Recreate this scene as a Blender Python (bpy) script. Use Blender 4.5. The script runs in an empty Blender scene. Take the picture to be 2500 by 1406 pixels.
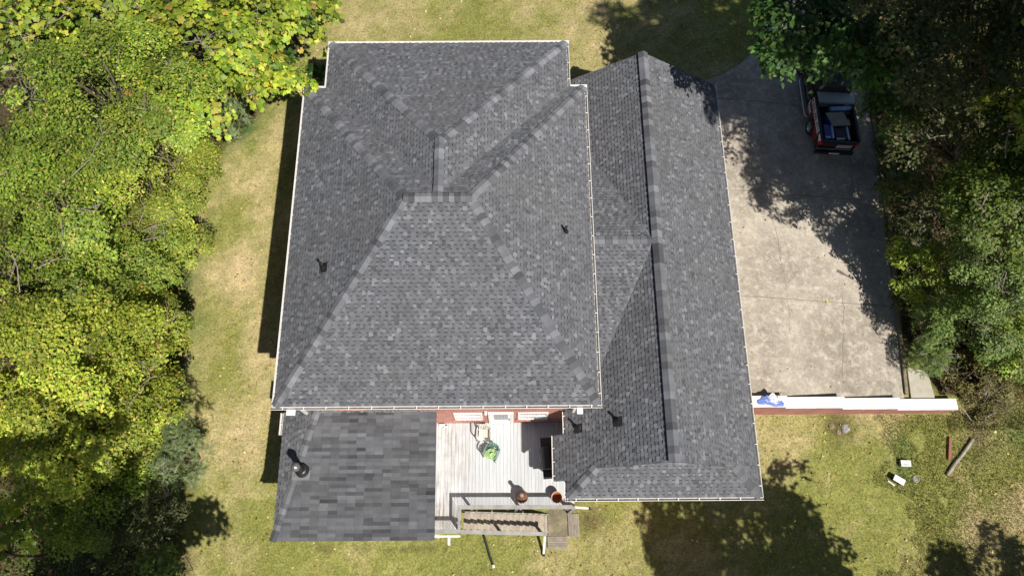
import bpy, bmesh, math, random
import numpy as np
from mathutils import Vector, Matrix

random.seed(7)
RNG = np.random.default_rng(11)
SC = bpy.context.scene
COL = SC.collection
PI = math.pi

# ------------------------------------------------------------------ camera
F_PX, CX, CY, CAM_H = 1880.0, 1250.0, 703.0, 32.0       # focal length in photo pixels (2500 wide)
TILT = math.atan(F_PX / 5158.0)                          # from straight down
YAW = -math.radians(0.3966)
cam = bpy.data.cameras.new('camera')
cam.sensor_width = 36.0
cam.lens = F_PX / 2500.0 * 36.0
cam.clip_end = 2000
cam_o = bpy.data.objects.new('camera', cam)
cam_o.location = (0, 0, CAM_H)
cam_o.rotation_euler = (TILT, 0, YAW)
COL.objects.link(cam_o)
SC.camera = cam_o

# ------------------------------------------------------------------ sky, sun, exposure
SUN_EL = math.radians(53.5)
SUN_H = Vector((0.605, -0.796, 0)).normalized()
w = bpy.data.worlds.new('World'); SC.world = w; w.use_nodes = True
nt = w.node_tree
sky = nt.nodes.new('ShaderNodeTexSky'); sky.sky_type = 'NISHITA'; sky.sun_disc = False
sky.sun_elevation = SUN_EL; sky.sun_rotation = math.atan2(SUN_H.x, SUN_H.y)
sky.air_density = 1.0; sky.dust_density = 0.6
bg = nt.nodes['Background']; bg.inputs[1].default_value = 0.05
nt.links.new(sky.outputs[0], bg.inputs[0])
sun = bpy.data.lights.new('sun', 'SUN'); sun.energy = 5.0; sun.angle = math.radians(0.55); sun.color = (1.0, 0.95, 0.87)
sun_o = bpy.data.objects.new('sun', sun); COL.objects.link(sun_o)
sdir = Vector((SUN_H.x * math.cos(SUN_EL), SUN_H.y * math.cos(SUN_EL), math.sin(SUN_EL)))
sun_o.rotation_euler = sdir.to_track_quat('Z', 'Y').to_euler(); sun_o.location = (30, -40, 60)
vs = SC.view_settings
vs.view_transform = 'Standard'; vs.look = 'None'; vs.gamma = 1.0; vs.use_curve_mapping = False; vs.exposure = 0.35
SC.render.engine = 'CYCLES'
SC.cycles.max_bounces = 6; SC.cycles.diffuse_bounces = 2; SC.cycles.transparent_max_bounces = 6
SC.cycles.use_denoising = True

# ------------------------------------------------------------------ surveying: photo pixel -> place at a known height
_d = Vector((0, math.sin(TILT), -math.cos(TILT))); _u = Vector((0, math.cos(TILT), math.sin(TILT))); _r = Vector((1, 0, 0))
_R = Matrix.Rotation(YAW, 3, 'Z'); _d, _u, _r = _R @ _d, _R @ _u, _R @ _r
def at(px, py, z=0.0):
    ray = _d * F_PX + _r * (px - CX) - _u * (py - CY)
    t = (z - CAM_H) / ray.z
    return Vector((0, 0, CAM_H)) + ray * t

# ------------------------------------------------------------------ value noise for terrain colours
_lat = RNG.random((256, 256))
def vnoise(x, y, s):
    x = np.asarray(x) / s + 100.3; y = np.asarray(y) / s + 77.7
    xi = np.floor(x).astype(int); yi = np.floor(y).astype(int); fx = x - xi; fy = y - yi
    fx = fx * fx * (3 - 2 * fx); fy = fy * fy * (3 - 2 * fy)
    g = lambda a, b: _lat[a % 256, b % 256]
    return (g(xi, yi) * (1 - fx) + g(xi + 1, yi) * fx) * (1 - fy) + (g(xi, yi + 1) * (1 - fx) + g(xi + 1, yi + 1) * fx) * fy
def fbm(x, y, s):
    return (vnoise(x, y, s) * .5 + vnoise(x, y, s * .5) * .28 + vnoise(x, y, s * .23) * .22)
def sstep(t):
    t = np.clip(t, 0, 1); return t * t * (3 - 2 * t)

# ------------------------------------------------------------------ materials
def mat_base(name):
    m = bpy.data.materials.new(name); m.use_nodes = True
    n = m.node_tree.nodes; l = m.node_tree.links
    return m, n, l, n['Principled BSDF']
def noise_node(n, l, scale, detail=4, rough=.6, coord=None):
    t = n.new('ShaderNodeTexNoise'); t.inputs['Scale'].default_value = scale; t.inputs['Detail'].default_value = detail
    t.inputs['Roughness'].default_value = rough
    if coord is not None: l.new(coord, t.inputs['Vector'])
    return t
def mixc(n, l, fac, a, b, mode='MIX'):
    x = n.new('ShaderNodeMix'); x.data_type = 'RGBA'; x.blend_type = mode
    def setin(s, v):
        if isinstance(v, (tuple, list)): s.default_value = (*v[:3], 1)
        elif isinstance(v, (int, float)): s.default_value = v
        else: l.new(v, s)
    setin(x.inputs[0], fac); setin(x.inputs[6], a); setin(x.inputs[7], b)
    return x.outputs[2]
def ramp(n, l, src, a, b):
    r = n.new('ShaderNodeMapRange'); r.inputs[1].default_value = a; r.inputs[2].default_value = b
    l.new(src, r.inputs[0]); return r.outputs[0]
def add_bump(n, l, p, src, strength, dist):
    b = n.new('ShaderNodeBump'); b.inputs['Strength'].default_value = strength; b.inputs['Distance'].default_value = dist
    l.new(src, b.inputs['Height']); l.new(b.outputs[0], p.inputs['Normal'])
def geo_pos(n):
    return n.new('ShaderNodeNewGeometry').outputs['Position']
_M = {}
def M(name, col=None, rough=.6, col2=None, scale=8, bump=0, metal=0, spec=.4, objrand=0.0, dist=.004):
    if name in _M: return _M[name]
    m, n, l, p = mat_base(name)
    tc = n.new('ShaderNodeTexCoord').outputs['Object']
    col2 = col2 or tuple(c * .8 for c in col)
    t = noise_node(n, l, scale, 5, .65, tc)
    out = mixc(n, l, ramp(n, l, t.outputs[0], .35, .68), col2, col)
    if objrand:
        oi = n.new('ShaderNodeObjectInfo')
        mr = n.new('ShaderNodeMapRange'); mr.inputs[3].default_value = 1 - objrand; mr.inputs[4].default_value = 1 + objrand
        l.new(oi.outputs['Random'], mr.inputs[0])
        hs = n.new('ShaderNodeHueSaturation'); l.new(mr.outputs[0], hs.inputs['Value']); l.new(out, hs.inputs['Color']); out = hs.outputs[0]
    l.new(out, p.inputs['Base Color'])
    p.inputs['Roughness'].default_value = rough; p.inputs['Metallic'].default_value = metal
    p.inputs['Specular IOR Level'].default_value = spec
    if bump: add_bump(n, l, p, noise_node(n, l, scale * 6, 4, .7, tc).outputs[0], bump, dist)
    _M[name] = m; return m

def mat_shingle(name, lo, hi, by_object=False):
    m, n, l, p = mat_base(name)
    pos = geo_pos(n)
    if by_object:
        src = n.new('ShaderNodeObjectInfo').outputs['Random']
        at_ = n.new('ShaderNodeAttribute'); at_.attribute_name = 'tint'
        ad = n.new('ShaderNodeMath'); ad.operation = 'MULTIPLY_ADD'; l.new(at_.outputs['Fac'], ad.inputs[0]); ad.inputs[1].default_value = .5
        hf = n.new('ShaderNodeMath'); hf.operation = 'MULTIPLY'; hf.inputs[1].default_value = (.86 if 'cap' in name else .55); l.new(src, hf.inputs[0]); l.new(hf.outputs[0], ad.inputs[2])
        src = ad.outputs[0]
    else:
        a = n.new('ShaderNodeAttribute'); a.attribute_name = 'tint'; src = a.outputs['Fac']
    cr = n.new('ShaderNodeValToRGB'); e = cr.color_ramp.elements
    e[0].position = 0; e[0].color = (lo * .22, lo * .22, lo * .24, 1)
    e[1].position = 1; e[1].color = (hi, hi * 1.045, hi * 1.16, 1)
    x = cr.color_ramp.elements.new(.12); x.color = (lo, lo * 1.045, lo * 1.17, 1)
    x = cr.color_ramp.elements.new(.7); mid = lo * .35 + hi * .65; x.color = (mid, mid * 1.045, mid * 1.16, 1)
    l.new(src, cr.inputs[0])
    big = noise_node(n, l, .35, 3, .5, pos)
    wea = noise_node(n, l, 2.2, 4, .6, pos)
    c = mixc(n, l, ramp(n, l, big.outputs[0], .3, .75), cr.outputs[0], mixc(n, l, .35, cr.outputs[0], (.118, .112, .108)))
    c = mixc(n, l, 1.0, c, mixc(n, l, ramp(n, l, wea.outputs[0], .3, .7), (.86, .86, .87), (1.1, 1.09, 1.08)), 'MULTIPLY')
    mp = n.new('ShaderNodeMapping'); mp.inputs['Scale'].default_value = (1.6, .45, 1); l.new(pos, mp.inputs[0])
    sn = noise_node(n, l, .9, 6, .7, mp.outputs[0])          # old run-off stains
    c = mixc(n, l, ramp(n, l, sn.outputs[0], .56, .74), c, mixc(n, l, .45, c, (.055, .052, .05)))
    g = noise_node(n, l, 150, 2, .6, pos)
    c = mixc(n, l, 1.0, c, mixc(n, l, ramp(n, l, g.outputs[0], .3, .7), (.7, .7, .7), (1.28, 1.28, 1.28)), 'MULTIPLY')
    l.new(c, p.inputs['Base Color']); p.inputs['Roughness'].default_value = .93; p.inputs['Specular IOR Level'].default_value = .25; p.inputs['Diffuse Roughness'].default_value = .1
    add_bump(n, l, p, g.outputs[0], .5, .004)
    return m
MS_ROOF = mat_shingle('charcoal_shingle', .070, .222)
MS_CAP = mat_shingle('charcoal_cap_shingle', .066, .225, True)
MS_PORCH = mat_shingle('weathered_porch_shingle', .045, .155, True)

def mat_brick(name, c1, c2, mortar, axis='X'):
    m, n, l, p = mat_base(name)
    pos = geo_pos(n); s = n.new('ShaderNodeSeparateXYZ'); l.new(pos, s.inputs[0])
    ad = n.new('ShaderNodeMath'); ad.operation = 'ADD'; l.new(s.outputs[0], ad.inputs[0]); l.new(s.outputs[1], ad.inputs[1])
    cb = n.new('ShaderNodeCombineXYZ'); l.new(ad.outputs[0], cb.inputs[0]); l.new(s.outputs[2], cb.inputs[1])
    b = n.new('ShaderNodeTexBrick'); l.new(cb.outputs[0], b.inputs['Vector'])
    b.inputs['Scale'].default_value = 1.0; b.inputs['Brick Width'].default_value = .21; b.inputs['Row Height'].default_value = .075
    b.inputs['Mortar Size'].default_value = .006; b.inputs['Mortar Smooth'].default_value = .2
    b.inputs['Color1'].default_value = (*c1, 1); b.inputs['Color2'].default_value = (*c2, 1); b.inputs['Mortar'].default_value = (*mortar, 1)
    t = noise_node(n, l, 1.3, 5, .65, pos)
    c = mixc(n, l, 1.0, b.outputs[0], mixc(n, l, ramp(n, l, t.outputs[0], .3, .7), (.78, .76, .74), (1.15, 1.12, 1.1)), 'MULTIPLY')
    l.new(c, p.inputs['Base Color']); p.inputs['Roughness'].default_value = .85
    add_bump(n, l, p, b.outputs['Fac'], -.6, .006)
    return m
MB_WALL = mat_brick('red_brick', (.44, .16, .12), (.36, .12, .09), (.62, .52, .46))
MB_RET = mat_brick('old_red_brick', (.38, .14, .11), (.28, .09, .07), (.46, .36, .33))

def mat_concrete(name, base, dark, light):
    m, n, l, p = mat_base(name); pos = geo_pos(n)
    a = noise_node(n, l, .38, 6, .62, pos); b = noise_node(n, l, 2.6, 6, .7, pos); g = noise_node(n, l, 45, 3, .6, pos)
    c = mixc(n, l, ramp(n, l, a.outputs[0], .36, .66), dark, base)
    c = mixc(n, l, ramp(n, l, b.outputs[0], .48, .72), c, light)
    b2 = noise_node(n, l, 7.5, 6, .75, pos)
    c = mixc(n, l, 1.0, c, mixc(n, l, ramp(n, l, b2.outputs[0], .32, .68), (.74, .73, .71), (1.16, 1.15, 1.13)), 'MULTIPLY')
    c = mixc(n, l, 1.0, c, mixc(n, l, ramp(n, l, g.outputs[0], .3, .7), (.88, .87, .86), (1.1, 1.1, 1.1)), 'MULTIPLY')
    l.new(c, p.inputs['Base Color']); p.inputs['Roughness'].default_value = .9; p.inputs['Specular IOR Level'].default_value = .2
    add_bump(n, l, p, g.outputs[0], .25, .003)
    return m
M_CONC = mat_concrete('driveway_concrete', (.445, .40, .34), (.27, .24, .20), (.55, .505, .44))
M_CONC2 = mat_concrete('mossy_concrete', (.25, .215, .15), (.15, .13, .08), (.33, .29, .21))

def mat_cov(name, blade):
    """lawn: attribute cov = (dryness, leaf litter, lushness, random)"""
    m, n, l, p = mat_base(name); pos = geo_pos(n)
    a = n.new('ShaderNodeAttribute'); a.attribute_name = 'cov'
    s = n.new('ShaderNodeSeparateColor'); l.new(a.outputs['Color'], s.inputs[0])
    n1 = noise_node(n, l, 3.2, 5, .7, pos); n2 = noise_node(n, l, 11, 5, .75, pos)
    green = mixc(n, l, ramp(n, l, n2.outputs[0], .3, .7), (.085, .105, .024), (.29, .285, .085))
    tan = mixc(n, l, ramp(n, l, n2.outputs[0], .3, .7), (.25, .195, .10), (.60, .495, .30))
    md = n.new('ShaderNodeMath'); md.operation = 'MULTIPLY_ADD'; l.new(n1.outputs[0], md.inputs[0]); md.inputs[1].default_value = .9
    sb = n.new('ShaderNodeMath'); sb.operation = 'SUBTRACT'; l.new(s.outputs[0], sb.inputs[0]); sb.inputs[1].default_value = .45; l.new(sb.outputs[0], md.inputs[2])
    cl = n.new('ShaderNodeClamp'); l.new(md.outputs[0], cl.inputs[0])
    c = mixc(n, l, cl.outputs[0], green, tan)
    lush = mixc(n, l, ramp(n, l, n2.outputs[0], .3, .7), (.035, .095, .035), (.10, .17, .05))
    c = mixc(n, l, s.outputs[2], c, lush)
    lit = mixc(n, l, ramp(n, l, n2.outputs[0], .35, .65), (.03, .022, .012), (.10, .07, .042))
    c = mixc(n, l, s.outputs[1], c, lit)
    v = mixc(n, l, a.outputs['Alpha'], (.48, .50, .45), (1.6, 1.55, 1.45))
    c = mixc(n, l, 1.0, c, v, 'MULTIPLY')
    l.new(c, p.inputs['Base Color']); p.inputs['Roughness'].default_value = .85; p.inputs['Specular IOR Level'].default_value = .15
    if not blade: add_bump(n, l, p, n2.outputs[0], .6, .03)
    return m
M_GROUND = mat_cov('lawn_soil', False); M_BLADE = mat_cov('grass_blade', True)

def mat_leaf(name, trans=.36, gloss=.35):
    m, n, l, p = mat_base(name)
    a = n.new('ShaderNodeAttribute'); a.attribute_name = 'col'
    l.new(a.outputs['Color'], p.inputs['Base Color']); p.inputs['Roughness'].default_value = .5; p.inputs['Specular IOR Level'].default_value = gloss
    t = n.new('ShaderNodeBsdfTranslucent'); l.new(mixc(n, l, 1.0, a.outputs['Color'], (1.5, 1.35, .7), 'MULTIPLY'), t.inputs[0])
    mx = n.new('ShaderNodeMixShader'); mx.inputs[0].default_value = trans
    l.new(p.outputs[0], mx.inputs[1]); l.new(t.outputs[0], mx.inputs[2]); l.new(mx.outputs[0], n['Material Output'].inputs[0])
    return m
M_LEAF = mat_leaf('leaf'); M_DEAD = mat_leaf('dry_leaf', .1, .1)
M_BARK = M('bark', (.16, .125, .095), .9, (.07, .055, .042), 6, .6, dist=.02)
M_TWIG = M('pale_twig', (.34, .29, .24), .9, (.18, .15, .12), 8, .3)
WHITE = M('white_paint', (.80, .79, .77), .45, (.70, .69, .66), 2.5)
GUTTER = M('white_gutter', (.82, .81, .79), .35, (.72, .71, .69), 1.5)
GRIME = M('gutter_grime', (.30, .27, .23), .9, (.16, .14, .12), 6)
BLACKP = M('black_plastic', (.022, .022, .024), .5, (.014, .014, .015), 6)
DARK = M('dark_void', (.012, .012, .013), .9, (.009, .009, .01), 6)
DECKW = M('weathered_grey_deck', (.50, .49, .475), .85, (.40, .39, .375), 1.6, .3, objrand=.07)
RAILW = M('weathered_grey_rail', (.36, .345, .325), .88, (.24, .23, .215), 3.0, .5, objrand=.08)
TREADW = M('tan_tread_board', (.43, .37, .30), .85, (.31, .255, .20), 3.0, .4, objrand=.10)
STEPW = M('grey_brown_step', (.33, .29, .235), .88, (.22, .19, .15), 4, .4, objrand=.1)
GLASS = M('window_glass', (.11, .13, .14), .05, (.08, .10, .11), 1.0, spec=.8)
SIDING = M('white_siding', (.72, .71, .68), .6, (.64, .63, .6), 1.5)

# ------------------------------------------------------------------ mesh helpers
class MB:
    def __init__(s): s.v = []; s.f = []; s.a = []
    def add(s, vs, fs, t=0.5):
        o = len(s.v); s.v += [tuple(v) for v in vs]; s.f += [tuple(i + o for i in f) for f in fs]; s.a += [t] * len(vs)
    def box(s, x0, x1, y0, y1, z0, z1, t=.5):
        s.add([(x0, y0, z0), (x1, y0, z0), (x1, y1, z0), (x0, y1, z0), (x0, y0, z1), (x1, y0, z1), (x1, y1, z1), (x0, y1, z1)],
              [(0, 3, 2, 1), (4, 5, 6, 7), (0, 1, 5, 4), (1, 2, 6, 5), (2, 3, 7, 6), (3, 0, 4, 7)], t)
        return s
    def bar(s, p, q, wx, wz, up=(0, 0, 1)):
        """square bar from p to q"""
        p, q, up = Vector(p), Vector(q), Vector(up); d = (q - p).normalized(); a = d.cross(up)
        if a.length < 1e-5: a = d.cross(Vector((1, 0, 0)))
        a.normalize(); b = a.cross(d).normalized(); vs = []
        for e in (p, q):
            for sx, sz in ((-1, -1), (1, -1), (1, 1), (-1, 1)): vs.append(e + a * sx * wx / 2 + b * sz * wz / 2)
        s.add(vs, [(3, 2, 1, 0), (4, 5, 6, 7), (0, 1, 5, 4), (1, 2, 6, 5), (2, 3, 7, 6), (3, 0, 4, 7)]); return s
    def tube(s, pts, rad, n=7, cap=True):
        pts = [Vector(p) for p in pts]; k = len(pts)
        if not isinstance(rad, (list, tuple)): rad = [rad] * k
        rings = []; a = None
        for i, p in enumerate(pts):
            d = (pts[min(i + 1, k - 1)] - pts[max(i - 1, 0)]).normalized()
            if a is None:
                a = d.cross(Vector((0, 0, 1)))
                if a.length < .05: a = d.cross(Vector((1, 0, 0)))
            a = (a - d * a.dot(d)).normalized(); b = d.cross(a)
            rings.append([p + (a * math.cos(2 * PI * j / n) + b * math.sin(2 * PI * j / n)) * rad[i] for j in range(n)])
        vs = [v for r in rings for v in r]; fs = []
        for i in range(k - 1):
            for j in range(n): fs.append((i * n + j, i * n + (j + 1) % n, (i + 1) * n + (j + 1) % n, (i + 1) * n + j))
        if cap: fs += [tuple(reversed(range(n))), tuple(range((k - 1) * n, k * n))]
        s.add(vs, fs); return s
    def lathe(s, prof, c=(0, 0, 0), n=24):
        vs = [(c[0] + r * math.cos(2 * PI * j / n), c[1] + r * math.sin(2 * PI * j / n), c[2] + z) for r, z in prof for j in range(n)]
        fs = [(i * n + j, i * n + (j + 1) % n, (i + 1) * n + (j + 1) % n, (i + 1) * n + j) for i in range(len(prof) - 1) for j in range(n)]
        s.add(vs, fs); return s
    def prism(s, poly, a0, a1, axis='z'):
        """extrude a 2-D outline; axis x: poly=(y,z), y: (x,z), z: (x,y)"""
        def P(p, a): return {'x': (a, p[0], p[1]), 'y': (p[0], a, p[1]), 'z': (p[0], p[1], a)}[axis]
        k = len(poly); vs = [P(p, a0) for p in poly] + [P(p, a1) for p in poly]
        s.add(vs, [tuple(range(k)), tuple(reversed(range(k, 2 * k)))] + [(i, i + k, (i + 1) % k + k, (i + 1) % k) for i in range(k)]); return s
    def mesh(s, name, mat, smooth=False, tint=False):
        me = bpy.data.meshes.new(name); me.from_pydata(s.v, [], s.f)
        if tint:
            a = me.attributes.new('tint', 'FLOAT', 'POINT'); a.data.foreach_set('value', s.a)
        me.materials.append(mat)
        bm = bmesh.new(); bm.from_mesh(me); bmesh.ops.recalc_face_normals(bm, faces=bm.faces) if not tint else None
        if not tint: bm.to_mesh(me)
        bm.free()
        if smooth: me.polygons.foreach_set('use_smooth', [True] * len(me.polygons))
        return me
    def build(s, name, mat, parent=None, smooth=False, tint=False, bevel=0):
        return put(name, s.mesh(name, mat, smooth, tint), parent, bevel=bevel)
def put(name, me, parent=None, loc=None, bevel=0):
    o = bpy.data.objects.new(name, me); COL.objects.link(o)
    if parent is not None: o.parent = parent
    if loc is not None: o.location = loc
    if bevel:
        b = o.modifiers.new('bevel', 'BEVEL'); b.width = bevel; b.segments = 2; b.limit_method = 'ANGLE'
    return o
def tag(o, label=None, cat=None, group=None, kind=None):
    if label: o['label'] = label
    if cat: o['category'] = cat
    if group: o['group'] = group
    if kind: o['kind'] = kind
    return o
def empty(name, loc=(0, 0, 0), rz=0):
    o = bpy.data.objects.new(name, None); COL.objects.link(o); o.location = loc; o.rotation_euler = (0, 0, rz); o.empty_display_size = .2
    return o
def np_mesh(name, V, loops, starts, totals, mat, attrs=(), smooth=False):
    me = bpy.data.meshes.new(name)
    me.vertices.add(len(V)); me.vertices.foreach_set('co', np.asarray(V, np.float32).ravel())
    me.loops.add(len(loops)); me.loops.foreach_set('vertex_index', np.asarray(loops, np.int32))
    me.polygons.add(len(starts)); me.polygons.foreach_set('loop_start', np.asarray(starts, np.int32)); me.polygons.foreach_set('loop_total', np.asarray(totals, np.int32))
    for nm, typ, arr in attrs:
        a = me.attributes.new(nm, typ, 'POINT')
        a.data.foreach_set('color' if 'COLOR' in typ else 'value', np.asarray(arr, np.float32).ravel())
    me.update(calc_edges=True); me.materials.append(mat)
    if smooth: me.polygons.foreach_set('use_smooth', [True] * len(me.polygons))
    return me

# ------------------------------------------------------------------ terrain
WALL_Y = 6.45
def zd(x):
    return np.interp(x, [9, 11, 13.75, 16.3, 18, 22, 40], [.05, .03, -.27, -.48, -.70, -.85, -1.0])     # the driveway falls to the east
def zg(x, y):
    x = np.asarray(x, float); y = np.asarray(y, float)
    b = np.interp(y, [-30, -3, 2, 8, 19, 30, 60], [-2.9, -2.4, -2.1, -1.2, -.12, -.08, -.05])
    t = sstep((x - 8.95) / .3)
    wdt = np.where(x < 18.8, .12, .12 + (x - 18.8) * 1.1)
    s = sstep((y - WALL_Y) / wdt * .5 + .5)
    return b * (1 - t * s) + (zd(x) - .08) * t * s
def z1(x, y): return float(zg(x, y))

def kerb_x(y): return float(np.interp(y, [6, 6.83, 9.71, 13.17, 17.75, 22, 30], [16.75, 16.82, 17.05, 17.40, 17.64, 17.8, 18.1]))
EDGE_W = [(-30, -11.5), (0, -11.6), (3, -12.0), (6, -12.4), (9, -12.6), (11.5, -12.4), (13.5, -12.4), (16, -12.5), (18.2, -12.2), (19.5, -10.8), (22, -9.4), (25, -8.6), (40, -8.0)]
def wood_edge(y): return np.interp(y, [a for a, b in EDGE_W], [b for a, b in EDGE_W])
def cover(x, y):
    """dryness, litter, lushness of the ground"""
    x = np.asarray(x, float); y = np.asarray(y, float)
    dry = fbm(x, y, 2.4) * 1.55 + fbm(x + 31, y - 9, .7) * .55 - .86
    ed = x - wood_edge(y)
    dry += .42 * np.exp(-((ed - .9) / 1.5) ** 2) * (y > 3) * (x < -5) - .22 * sstep((x + 11.2) / 1.4) * (x < -8) * (y < 16)
    dry += .25 * np.exp(-((x - 4) / 3.0) ** 2 - ((y - 22.5) / 2.0) ** 2)
    dry += .35 * np.exp(-((x + 9.2) / 1.5) ** 2 - ((y - 21) / 2.5) ** 2)
    dry += .35 * np.exp(-((x - 21) / 2.2) ** 2 - ((y - 1.5) / 2.2) ** 2) + .6 * np.exp(-((x - 19.6) / 1.0) ** 2 - ((y - 1.4) / 1.0) ** 2) + .6 * np.exp(-((x - 22.0) / .9) ** 2 - ((y - 2.6) / 1.0) ** 2)
    dry -= .22 * sstep((x - 12) / 3) * (y < 6) * (x < 19.0)
    dry -= .2 * np.exp(-((x + 1) / 3) ** 2 - ((y - 25) / 1.5) ** 2)
    for bx, by, r in ((17.6, 5.4, .6), (18.0, 4.0, .9), (17.2, 3.4, .7), (21.5, 4.0, 1.3), (17.8, 2.2, .7)):
        dry -= .35 * np.exp(-((x - bx) ** 2 + (y - by) ** 2) / r ** 2)
    lush = np.zeros_like(dry)
    for px, py, r, k in ((590, 312, 1.1, 1.2), (605, 338, .75, 1.2), (548, 372, .65, 1.0), (575, 300, .6, 1.0), (440, 640, .8, 1.1), (455, 690, .6, .8), (450, 900, .5, .5), (470, 790, .6, .5), (520, 560, .5, .35), (2210, 1150, .5, .6), (2200, 1090, .5, .5), (2470, 1060, .8, .5)):
        p = at(px, py, -1.0 if px < 1000 else -1.7)
        lush = np.maximum(lush, k * np.exp(-((x - p.x) ** 2 + (y - p.y) ** 2) / r ** 2) * np.clip(fbm(x * 1.3, y, .5) * 2.6 - .3, 0, 1))
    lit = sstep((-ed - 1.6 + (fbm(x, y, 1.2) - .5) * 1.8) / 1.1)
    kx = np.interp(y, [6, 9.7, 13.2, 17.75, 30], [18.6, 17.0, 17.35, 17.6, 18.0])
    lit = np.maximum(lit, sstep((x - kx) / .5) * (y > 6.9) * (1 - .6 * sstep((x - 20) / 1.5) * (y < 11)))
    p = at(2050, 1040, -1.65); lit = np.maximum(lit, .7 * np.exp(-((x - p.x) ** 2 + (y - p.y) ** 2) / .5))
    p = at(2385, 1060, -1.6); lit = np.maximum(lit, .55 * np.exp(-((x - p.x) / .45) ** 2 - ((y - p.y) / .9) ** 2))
    lit = np.maximum(lit, .65 * np.exp(-((x - 3.3) / .7) ** 2 - ((y - 1.9) / .5) ** 2))
    lit = np.maximum(lit, .5 * np.exp(-((y - .85) / .16) ** 2) * (x > -8.3) * (x < -2.8) * (fbm(x, y, .4) > .45))
    return np.clip(dry, 0, 1.2), np.clip(lit, 0, 1), np.clip(lush, 0, 1)
def cov4(x, y, rnd):
    d, li, lu = cover(x, y)
    return np.stack([d, li, lu, rnd], -1)
gx = np.concatenate([[-220, -120, -70, -45, -34], np.arange(-27, 27.01, .2), [34, 45, 70, 120, 220]])
gy = np.concatenate([[-160, -90, -45, -20, -11], np.arange(-6, 5.9, .2), np.arange(6.0, 6.8, .06), np.arange(7.0, 32.01, .2), [38, 50, 80, 140, 260]])
X, Y = np.meshgrid(gx, gy); Z = zg(X, Y) + (fbm(X, Y, .8) - .5) * .05
nx, ny = len(gx), len(gy)
ii = (np.arange(ny - 1)[:, None] * nx + np.arange(nx - 1)[None, :]).ravel()
quads = np.stack([ii, ii + 1, ii + nx + 1, ii + nx], -1)
xx, yy = X.ravel(), Y.ravel()
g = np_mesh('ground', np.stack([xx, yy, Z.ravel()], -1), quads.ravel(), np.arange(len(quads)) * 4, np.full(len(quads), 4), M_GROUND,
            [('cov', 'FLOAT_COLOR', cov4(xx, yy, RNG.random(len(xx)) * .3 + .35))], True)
tag(put('ground', g), 'patchy green and straw coloured lawn running into brown woodland floor', 'ground', kind='structure')

# driveway slabs and kerb
drv = empty('driveway'); tag(drv, 'sunlit concrete driveway with tree shadows beside the garage', 'driveway', kind='structure')
def jy(base, x): return base - .047 * (x - 10.2)
joints = [6.42, 11.2, 16.4, 21.35]
XW = 8.85
def drape(o, extra=0.0):
    bm = bmesh.new(); bm.from_mesh(o.data)
    for xb in np.arange(9.5, 22, .5):
        bmesh.ops.bisect_plane(bm, geom=bm.verts[:] + bm.edges[:] + bm.faces[:], plane_co=(xb, 0, 0), plane_no=(1, 0, 0))
    for v in bm.verts: v.co.z += float(zd(v.co.x)) + extra
    bm.to_mesh(o.data); bm.free(); return o
def slab(poly, nm='slab'):
    mb = MB(); mb.prism(poly, -.14, 0.0); return drape(mb.build(nm, M_CONC, drv))
G = .012
for a, b in ((0, 1), (1, 2), (2, 3)):
    ya = (lambda x: 6.55) if a == 0 else (lambda x, a=a: jy(joints[a], x) + G)
    yb = lambda x, b=b: jy(joints[b], x) - G
    x1a, x1b = kerb_x(joints[a]), kerb_x(joints[b])
    if a == 0: x1a = 16.8
    slab([(XW, ya(XW)), (x1a, ya(x1a)), (x1b, yb(x1b)), (XW, yb(XW))])
slab([(XW, jy(21.35, XW) + G), (17.75, jy(21.35, 17.75) + G), (18.4, 45), (13.6, 45), (13.3, 32), (13.2, 27.3), (12.97, 25.75), (12.7, 25.0), (12.4, 24.4), (11.9, 23.8), (11.3, 23.25), (10.5, 22.75), (9.8, 22.45), (XW, 22.2)])
kb = MB(); ys = np.arange(6.9, 31, .6)
for a, b in zip(ys[:-1], ys[1:]):
    xa, xb = kerb_x(a), kerb_x(b); KZ = float(zd((xa + xb) / 2 + .1))
    kb.add([(xa + .02, a, KZ - .1), (xa + .17, a, KZ - .1), (xb + .17, b, KZ - .1), (xb + .02, b, KZ - .1), (xa + .03, a, KZ + .13), (xa + .16, a, KZ + .13), (xb + .16, b, KZ + .13), (xb + .03, b, KZ + .13)],
           [(4, 5, 6, 7), (0, 4, 7, 3), (1, 2, 6, 5), (0, 1, 5, 4), (2, 3, 7, 6)])
tag(kb.build('kerb', M_CONC2), 'low mossy concrete kerb between driveway and woods', 'kerb', kind='structure')
mb = MB(); mb.prism([(17.12, 6.62), (18.15, 6.62), (18.05, 7.9), (17.2, 8.1)], -.72, -.56)
tag(mb.build('concrete_pad', M('pale_concrete', (.46, .42, .35), .9, (.36, .33, .27), 3, .2), bevel=.01), 'small pale concrete pad at the corner of the driveway behind the brick wall', 'pad', kind='structure')
def ribbon(pts, wd, z, mat, name, parent, jit=.0):
    mb = MB(); vs = []; k = len(pts)
    for i, (x, y) in enumerate(pts):
        d = Vector((pts[min(i + 1, k - 1)][0] - pts[max(i - 1, 0)][0], pts[min(i + 1, k - 1)][1] - pts[max(i - 1, 0)][1])).normalized()
        w_ = wd * (.4 + random.random() * .9)
        vs += [(x - d.y * w_, y + d.x * w_, z + float(zd(x))), (x + d.y * w_, y - d.x * w_, z + float(zd(x)))]
    mb.add(vs, [(2 * i, 2 * i + 1, 2 * i + 3, 2 * i + 2) for i in range(k - 1)])
    return mb.build(name, mat, parent)
CRK = M('crack_dirt', (.17, .145, .115), .95, (.12, .10, .08), 20)
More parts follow.
